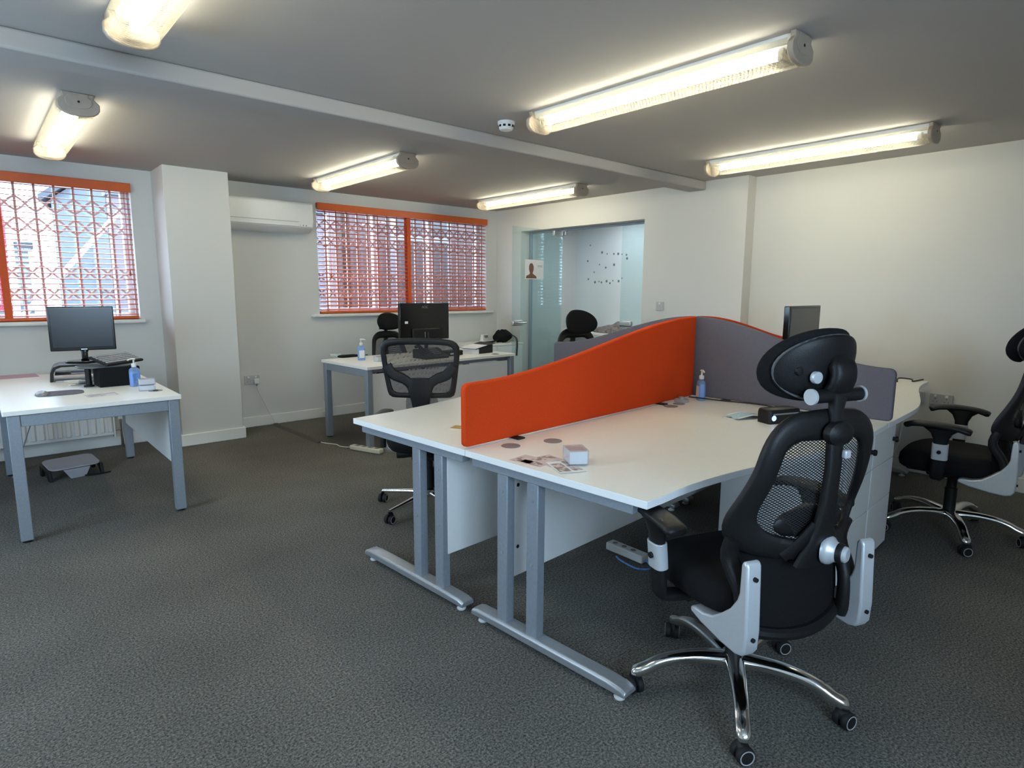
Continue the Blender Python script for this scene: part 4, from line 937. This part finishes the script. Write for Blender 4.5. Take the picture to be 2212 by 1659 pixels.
# left desk monitor on a riser
pm = Vector((.63, 5.33)); monitor('black monitor with a dark screen on a riser under the left window', (pm.x - .035, pm.y, RZ + .0005), -.13, .390, .312, .085, 0, 'screen_dark')
rs_ = thing('monitor_riser', 'black curved monitor riser holding the dark monitor on the left desk', 'monitor stand', (pm.x - .01, pm.y - .02, .73), -.10)
k = MB(); prof = [(-.24, 0), (-.235, .06), (-.215, .10), (-.18, .114), (.18, .114), (.215, .10), (.235, .06), (.24, 0), (.222, 0), (.218, .055), (.20, .088), (.17, .100), (-.17, .100), (-.20, .088), (-.218, .055), (-.222, 0)]
k.prism(prof, -.12, .14, 'y').build('shelf', 'black_plastic', rs_, bevel=.003)
B(-.21, .21, -.115, .135, .045, .050).build('paper_tray', 'black_plastic', rs_); B(-.03, .03, -.1215, -.12, .103, .110).build('badge', 'silver_paint', rs_)
sheet('paper_stack', 'white papers in the tray of the monitor riser', 'papers', (pm.x + .01, pm.y - .04), -.10, .28, .2, 'paper', .7805)
# laptop stand with keyboard
ps = Vector((.70, 4.80)); st = thing('laptop_stand', 'black angled stand with a grey plate on the left desk', 'laptop stand', (ps.x, ps.y, .73), .06)
B(-.11, .125, -.06, .12, 0, .125).build('box', 'black_fabric', st, bevel=.004)
MB().prism(rrect(-.21, .12, -.045, .17, .08, 8), .125, .137).build('plate', 'plate_slate', st, bevel=.004)
MB().lathe([(.03, 0), (.03, .01), (.018, .014), (.018, .125)], 16, Matrix.Translation((-.15, .05, 0))).build('plate_post', 'black_plastic', st)
kb = thing('keyboard', 'black keyboard leaning on the angled stand of the left desk', 'keyboard', (ps.x + .02, ps.y + .07, .899), 1.15); kb.rotation_euler = (.36, .0, .75)
B(-.17, .17, -.07, .07, -.008, .008).build('case', 'black_plastic', kb, bevel=.004)
km = B(-.0085, .0085, -.0085, .0085, .008, .013).mesh('key'); km.materials.append(MATS['key_grey'])
for r_ in range(5):
    for c_ in range(15): link('key', km, kb).location = (-.147 + .021 * c_, -.048 + .024 * r_, 0)
p = at(178, 831); rl = thing('hole_punch', 'grey metal hole punch on the left desk beside the angled stand', 'stationery', (p.x, p.y, .73), .15)
B(-.075, .06, -.018, .018, 0, .010).build('base', 'steel', rl, bevel=.003); B(-.02, .075, -.014, .014, .012, .024).build('arm', 'ring_grey', rl, bevel=.004)
p = at(150, 824); pn = thing('pen', 'white pen lying on the left desk in front of the riser', 'pen', (p.x, p.y, .7345), -.02)
MB().tube([(-.06, 0, 0), (.05, 0, 0), (.068, 0, 0)], [.004, .004, .001], 8).build('barrel', 'white_plastic', pn); MB().tube([(-.075, 0, 0), (-.03, 0, 0)], .0044, 8).build('cap', 'grey_print', pn)

# far desk: monitor seen from behind
p = FD(.93, .46); fm = monitor('black monitor seen from behind on the far desk', (p.x, p.y, .73), PI + .02, .575, .36, .155, 0, 'screen_dark', silver=False)
text('AOC', .034, 'ring_grey', fm, Matrix.Translation((0, .0222, .155 + .320)) @ Matrix.Rotation(PI, 4, 'Z') @ Matrix.Rotation(PI / 2, 4, 'X'), 'logo')
B(.20, .235, .0222, .0228, .155 + .165, .155 + .188).build('sticker', 'paper', fm)
ph = thing('desk_phone', 'black desk phone and dock below the far monitor', 'phone', FD(.86, .24), FD_R)
MB().prism([(-.11, 0), (.10, 0), (.10, .085), (.06, .09), (-.10, .025)], -.16, .12, 'x').build('body', 'black_plastic', ph, bevel=.006)
MB().tube(smooth_path([(-.13, -.08, .06), (-.13, -.03, .085), (-.13, .04, .115), (-.13, .08, .105)], 4), [(.014, .022)] * 13, 10).build('handset', 'black_gloss', ph)
for r_ in range(4):
    for c_ in range(3): B(-.03 + .03 * c_, -.012 + .03 * c_, -.075 + .03 * r_, -.06 + .03 * r_, .042 + .0125 * r_, .050 + .0125 * r_).build('key', 'ring_grey', ph)
dk = thing('laptop_dock', 'black docking station to the right of the far monitor', 'dock', FD(1.12, .30), FD_R + .1)
B(-.10, .12, -.07, .07, 0, .05).build('body', 'black_plastic', dk, bevel=.008); B(-.06, .06, -.072, -.07, .015, .03).build('port_strip', 'paper', dk)
ls = thing('tablet_stand', 'black wedge stand with a white sheet at the right end of the far desk', 'stand', FD(1.52, .32), FD_R + .05)
MB().prism([(-.10, 0), (.10, 0), (.10, .085), (-.10, .050)], -.11, .11, 'y').build('wedge', 'black_plastic', ls, bevel=.004)
B(-.15, .14, -.115, .115, 0, .006, Matrix.Translation((0, 0, .072)) @ Matrix.Rotation(-.17, 4, 'Y')).build('plate', 'black_plastic', ls, bevel=.002)
B(-.155, .02, -.11, .11, .0065, .009, Matrix.Translation((0, 0, .072)) @ Matrix.Rotation(-.17, 4, 'Y')).build('white_sheet', 'white_plastic', ls)
B(-.125, -.10, -.11, .11, 0, .05).build('white_front', 'white_plastic', ls, bevel=.002)
# black pouch and face mask
p = at(752, 771); po = thing('black_pouch', 'flat black pouch beside the sanitizer on the far desk', 'pouch', (p.x, p.y, .73), .1)
rs = [[(x * s_, y * s_, z) for x, y in rrect(-.10, .11, -.05, .05, .03, 5)] for z, s_ in ((0, .93), (.006, 1), (.014, .98), (.020, .8), (.022, .3))]
MB().rings(rs).build('pouch', 'black_fabric', po, ang=60)
MB().tube(smooth_path([(.09, 0, .015), (.14, .01, .012), (.19, -.02, .008), (.22, 0, .006)], 5), .004, 8).build('strap', 'black_fabric', po)
def face_mask(label, loc, rz):
    root = thing('face_mask', label, 'face mask', loc, rz); rs = []
    for k in range(9):
        t = k / 8; zz = .004 + .012 * math.sin(t * PI); rs.append([(-.085 + .17 * t, y, zz + .003 * math.sin(y * 120)) for y in [-.045 + .09 * j / 8 for j in range(9)]] + [(-.085 + .17 * t, y, zz - .002 + .003 * math.sin(y * 120)) for y in [.045 - .09 * j / 8 for j in range(9)]])
    MB().rings(rs).build('pleated_panel', 'mask_blue', root, ang=60)
    for y in (-.045, .045): MB().tube([(-.085, y, .006), (0, y, .018), (.085, y, .006)], [(.003, .004)] * 3, 6).build('edge_binding', 'paper', root)
    for sg in (-1, 1):
        MB().tube(smooth_path([(sg * .085, -.042, .006), (sg * .13, -.02, .004), (sg * .13, .02, .004), (sg * .085, .042, .006)], 5), .0016, 6).build('ear_loop', 'paper', root)
p = at(1610, 902); face_mask('pale blue face mask lying on the desk by the grey screen', (p.x, p.y, .7335), -.35)
p = at(735, 768); face_mask('white-edged face mask at the left end of the far desk', (p.x - .06, p.y - .02, .7335), 1.2)
# dock on the front desk with a glowing button
p = at(1690, 912); dc = thing('docking_station', 'black docking station with a lit blue button behind the big chair', 'dock', (p.x, p.y + .02, .73), -.35)
rs = [[(x * s_, y * s_, z) for x, y in rrect(-.10, .10, -.045, .045, .015, 4)] for z, s_ in ((0, 1), (.05, 1), (.066, .96), (.07, .9))]
MB().rings(rs).build('case', 'black_plastic', dc, ang=50)
MB().lathe([(.014, 0), (.012, .003)], 18, Matrix.Translation((-.075, -.046, .03)) @ Matrix.Rotation(PI / 2, 4, 'X')).build('lit_button', 'led_glow', dc)
B(-.08, .08, -.0465, -.0455, .045, .052).build('vent', 'ring_grey', dc)
cb = MB().tube(smooth_path([tuple(CW(1.64, -.10, .765)), tuple(CW(1.74, -.14, .748)), tuple(CW(1.80, -.22, .738)), tuple(CW(1.82, -.42, .742)), tuple(CW(1.815, -.62, .735)), tuple(CW(1.80, -.80, .735)), tuple(CW(1.72, -.90, .736))], 6), .004, 8).build('black_cable', 'cable_black')
tag(cb, 'black cable running along the foot of the grey screen', 'cable')
p = at(1472, 868); pk = thing('desk_power_puck', 'round grey cable puck in the corner of orange and grey screens', 'cable port', (p.x, p.y, .73))
MB().lathe([(.042, 0), (.042, .014), (.036, .018), (.018, .018), (.016, .030), (.006, .032)], 24).build('puck', 'riser_grey', pk)
MB().prism(circ(-.07, -.03, .034), 0, .002).build('port_lid', 'ring_grey', pk)
# small cable on the wall-side desk
p = at(1938, 826); kc = MB().tube(smooth_path([(p.x, p.y, .736), (p.x + .10, p.y + .02, .75), (p.x + .18, p.y - .04, .740), (p.x + .10, p.y - .07, .737), (p.x + .26, p.y - .09, .737)], 6), .005, 8).build('black_cable', 'cable_black')
tag(kc, 'short loop of black cable on the desk beyond the grey screen', 'cable')
# monitor on the wall-side desk
mo = monitor('grey-faced monitor seen almost edge on behind the grey screen', (4.22, 1.83, .73), .06, .54, .34, .21, 0, 'screen_grey', silver=False)  # grey display colour paints in the wall's reflection on a dark screen
# power bar on the floor under the front desk
p = at(1348, 1186, .03); pa_, pb_ = at(1312, 1170, .03), at(1385, 1200, .03); pb = thing('power_bar', 'white power bar with a blue cable on the carpet under the front desk', 'extension lead', (p.x, p.y, 0), math.atan2(pb_.y - pa_.y, pb_.x - pa_.x))
B(-.10, .14, -.03, .03, .003, .045).build('bar', 'white_plastic', pb, bevel=.006)
for k in range(3): MB().cyl((-.06 + .06 * k, 0, .045), (-.06 + .06 * k, 0, .0465), .014, n=14).build('outlet', 'ring_grey', pb)
MB().tube(smooth_path([(.14, 0, .02), (.20, -.03, .006), (.16, -.09, .006), (.05, -.08, .006), (.0, -.06, .006)], 6), .005, 8).build('blue_cable', 'label_blue', pb)
# footrest on the carpet below the left desk
p = at(152, 1022, 0); fr_ = thing('footrest', 'grey-topped black footrest on the carpet under the left desk', 'footrest', (p.x + .01, p.y - .04, 0), .15); fr_.scale = (.84, .84, .84)
rs = [[(x, y, .085 + .035 * (y + .15) / .3 + dz) for x, y in rrect(-.19, .19, -.14, .15, .06, 6)] for dz in (0, .012)]
MB().rings(rs).build('foot_plate', 'riser_grey', fr_, bevel=.003)
MB().prism([(-.05, 0), (.06, 0), (.10, .085), (-.10, .085)], -.158, -.140, 'y').build('front_lip', 'riser_grey', fr_, bevel=.004)
for sg in (-1, 1):
    MB().prism([(-.16, 0), (-.10, .0), (-.06, .06), (.06, .075), (.10, .0), (.16, 0), (.15, .10), (-.13, .088)], sg * .19 - .012, sg * .19 + .012, 'x').build('side_frame', 'black_plastic', fr_, bevel=.004)
MB().cyl((-.19, 0, .07), (.19, 0, .07), .012, n=12).build('pivot_bar', 'black_plastic', fr_)
MB().tube(smooth_path([(.05, -.16, .01), (.15, -.19, .008), (.24, -.18, .007)], 4), [(.006, .012)] * 9, 8).build('stop_lever', 'black_plastic', fr_)
# cable trailing under the left desk
cb = MB().tube(smooth_path([(.34, 5.68, .70), (.32, 5.66, .55), (.24, 5.66, .32), (.17, 5.66, .12), (.12, 5.62, .006)], 6), .004, 8).build('grey_cable', 'skirt_grey')
tag(cb, 'grey cable hanging in front of the radiator under the left desk', 'cable')

# ------------------------------------------------------------------ corner cabinet and what stands on it
cbm = thing('low_cabinet', 'low white cabinet in the corner behind the far desk', 'cabinet', (4.80, 5.99, 0))
B(-.42, .42, -.24, .25, .03, .70).build('carcass', 'white_panel', cbm, bevel=.002); B(-.435, .435, -.255, .255, .70, .722).build('top', 'laminate', cbm, bevel=.002)
for a, b in ((-.415, -.003), (.003, .415)):
    dd = B(a, b, -.258, -.240, .04, .69).build('door', 'white_panel', cbm, bevel=.002)
    MB().cyl((b - .03 if a < 0 else a + .03, -.258, .60), (b - .03 if a < 0 else a + .03, -.264, .60), .012, n=14).build('lock', 'steel', dd)
B(-.40, .40, -.20, .22, 0, .03).build('plinth', 'skirt_grey', cbm)
ck = thing('digital_clock', 'small white desk clock with a grey display on the corner cabinet', 'clock', (4.90, 6.10, .722), .35)
MB().prism([(-.03, 0), (.03, 0), (.012, .10), (-.004, .10)], -.07, .07, 'x').build('case', 'white_plastic', ck, bevel=.003)
B(-.035, .035, -.026, -.010, .055, .085).build('display', 'ring_grey', ck, bevel=.001)
p = at(1078, 731, .722); sheet('paper_sheet', 'white sheet beside the black bag on the corner cabinet', 'paper', (p.x - .05, p.y - .10), .2, .2, .15, 'paper', .7223)
bg_ = thing('black_bag', 'crumpled black bag with a hanging strap seen partly through the glass door', 'bag', (5.05, 5.93, .722))
rs = []
for k in range(9):
    t = k / 8; w_ = math.sin(PI * (.12 + .80 * t)) ** .7
    rs.append([(w_ * (.13 + .022 * math.sin(3 * a + 5 * t)) * math.cos(a), w_ * (.10 + .02 * math.sin(2 * a + 7 * t)) * math.sin(a), .005 + .15 * t + .008 * math.sin(4 * a + 3 * t)) for a in [2 * PI * j / 20 for j in range(20)]])
MB().rings(rs).build('body', 'black_fabric', bg_, ang=60)
MB().tube(smooth_path([(-.08, -.02, .05), (-.16, -.06, .03), (-.25, -.06, .018), (-.30, -.03, .015)], 5), [(.010, .018)] * 16, 8).build('handle', 'black_fabric', bg_)
MB().tube(smooth_path([(.06, -.10, .10), (.07, -.185, .06), (.07, -.206, -.02), (.065, -.206, -.10), (.06, -.206, -.16)], 5), [(.006, .016)] * 21, 8).build('strap', 'black_fabric', bg_)
# fur throw in the next room
tb = thing('low_cupboard', 'low white cupboard in the room behind the glass', 'cupboard', (6.41, 4.75, 0))
B(-.3, .3, -.9, .9, .02, .80).build('carcass', 'white_panel', tb, bevel=.003); B(-.32, .32, -.92, .92, .80, .825).build('top', 'laminate', tb, bevel=.002)
for a in (-.89, .01): B(-.318, -.301, a, a + .88, .04, .79).build('door', 'white_panel', tb, bevel=.002)
th_ = thing('fur_throw', 'rumpled grey-brown throw lying behind the glass doorway', 'throw', (6.36, 5.12, .825))
rs = []
for k in range(15):
    t = k / 14; w_ = math.sin(PI * (.04 + .92 * t)) ** .5
    rs.append([(w_ * .17 * math.cos(a), -.40 + .80 * t, w_ * (.11 + .03 * math.sin(9 * t + 2 * a) + .02 * math.sin(17 * t)) * max(0, math.sin(a)) + .004) for a in [2 * PI * j / 18 for j in range(18)]])
MB().rings(rs).build('cloth', 'fur_grey', th_, ang=80)
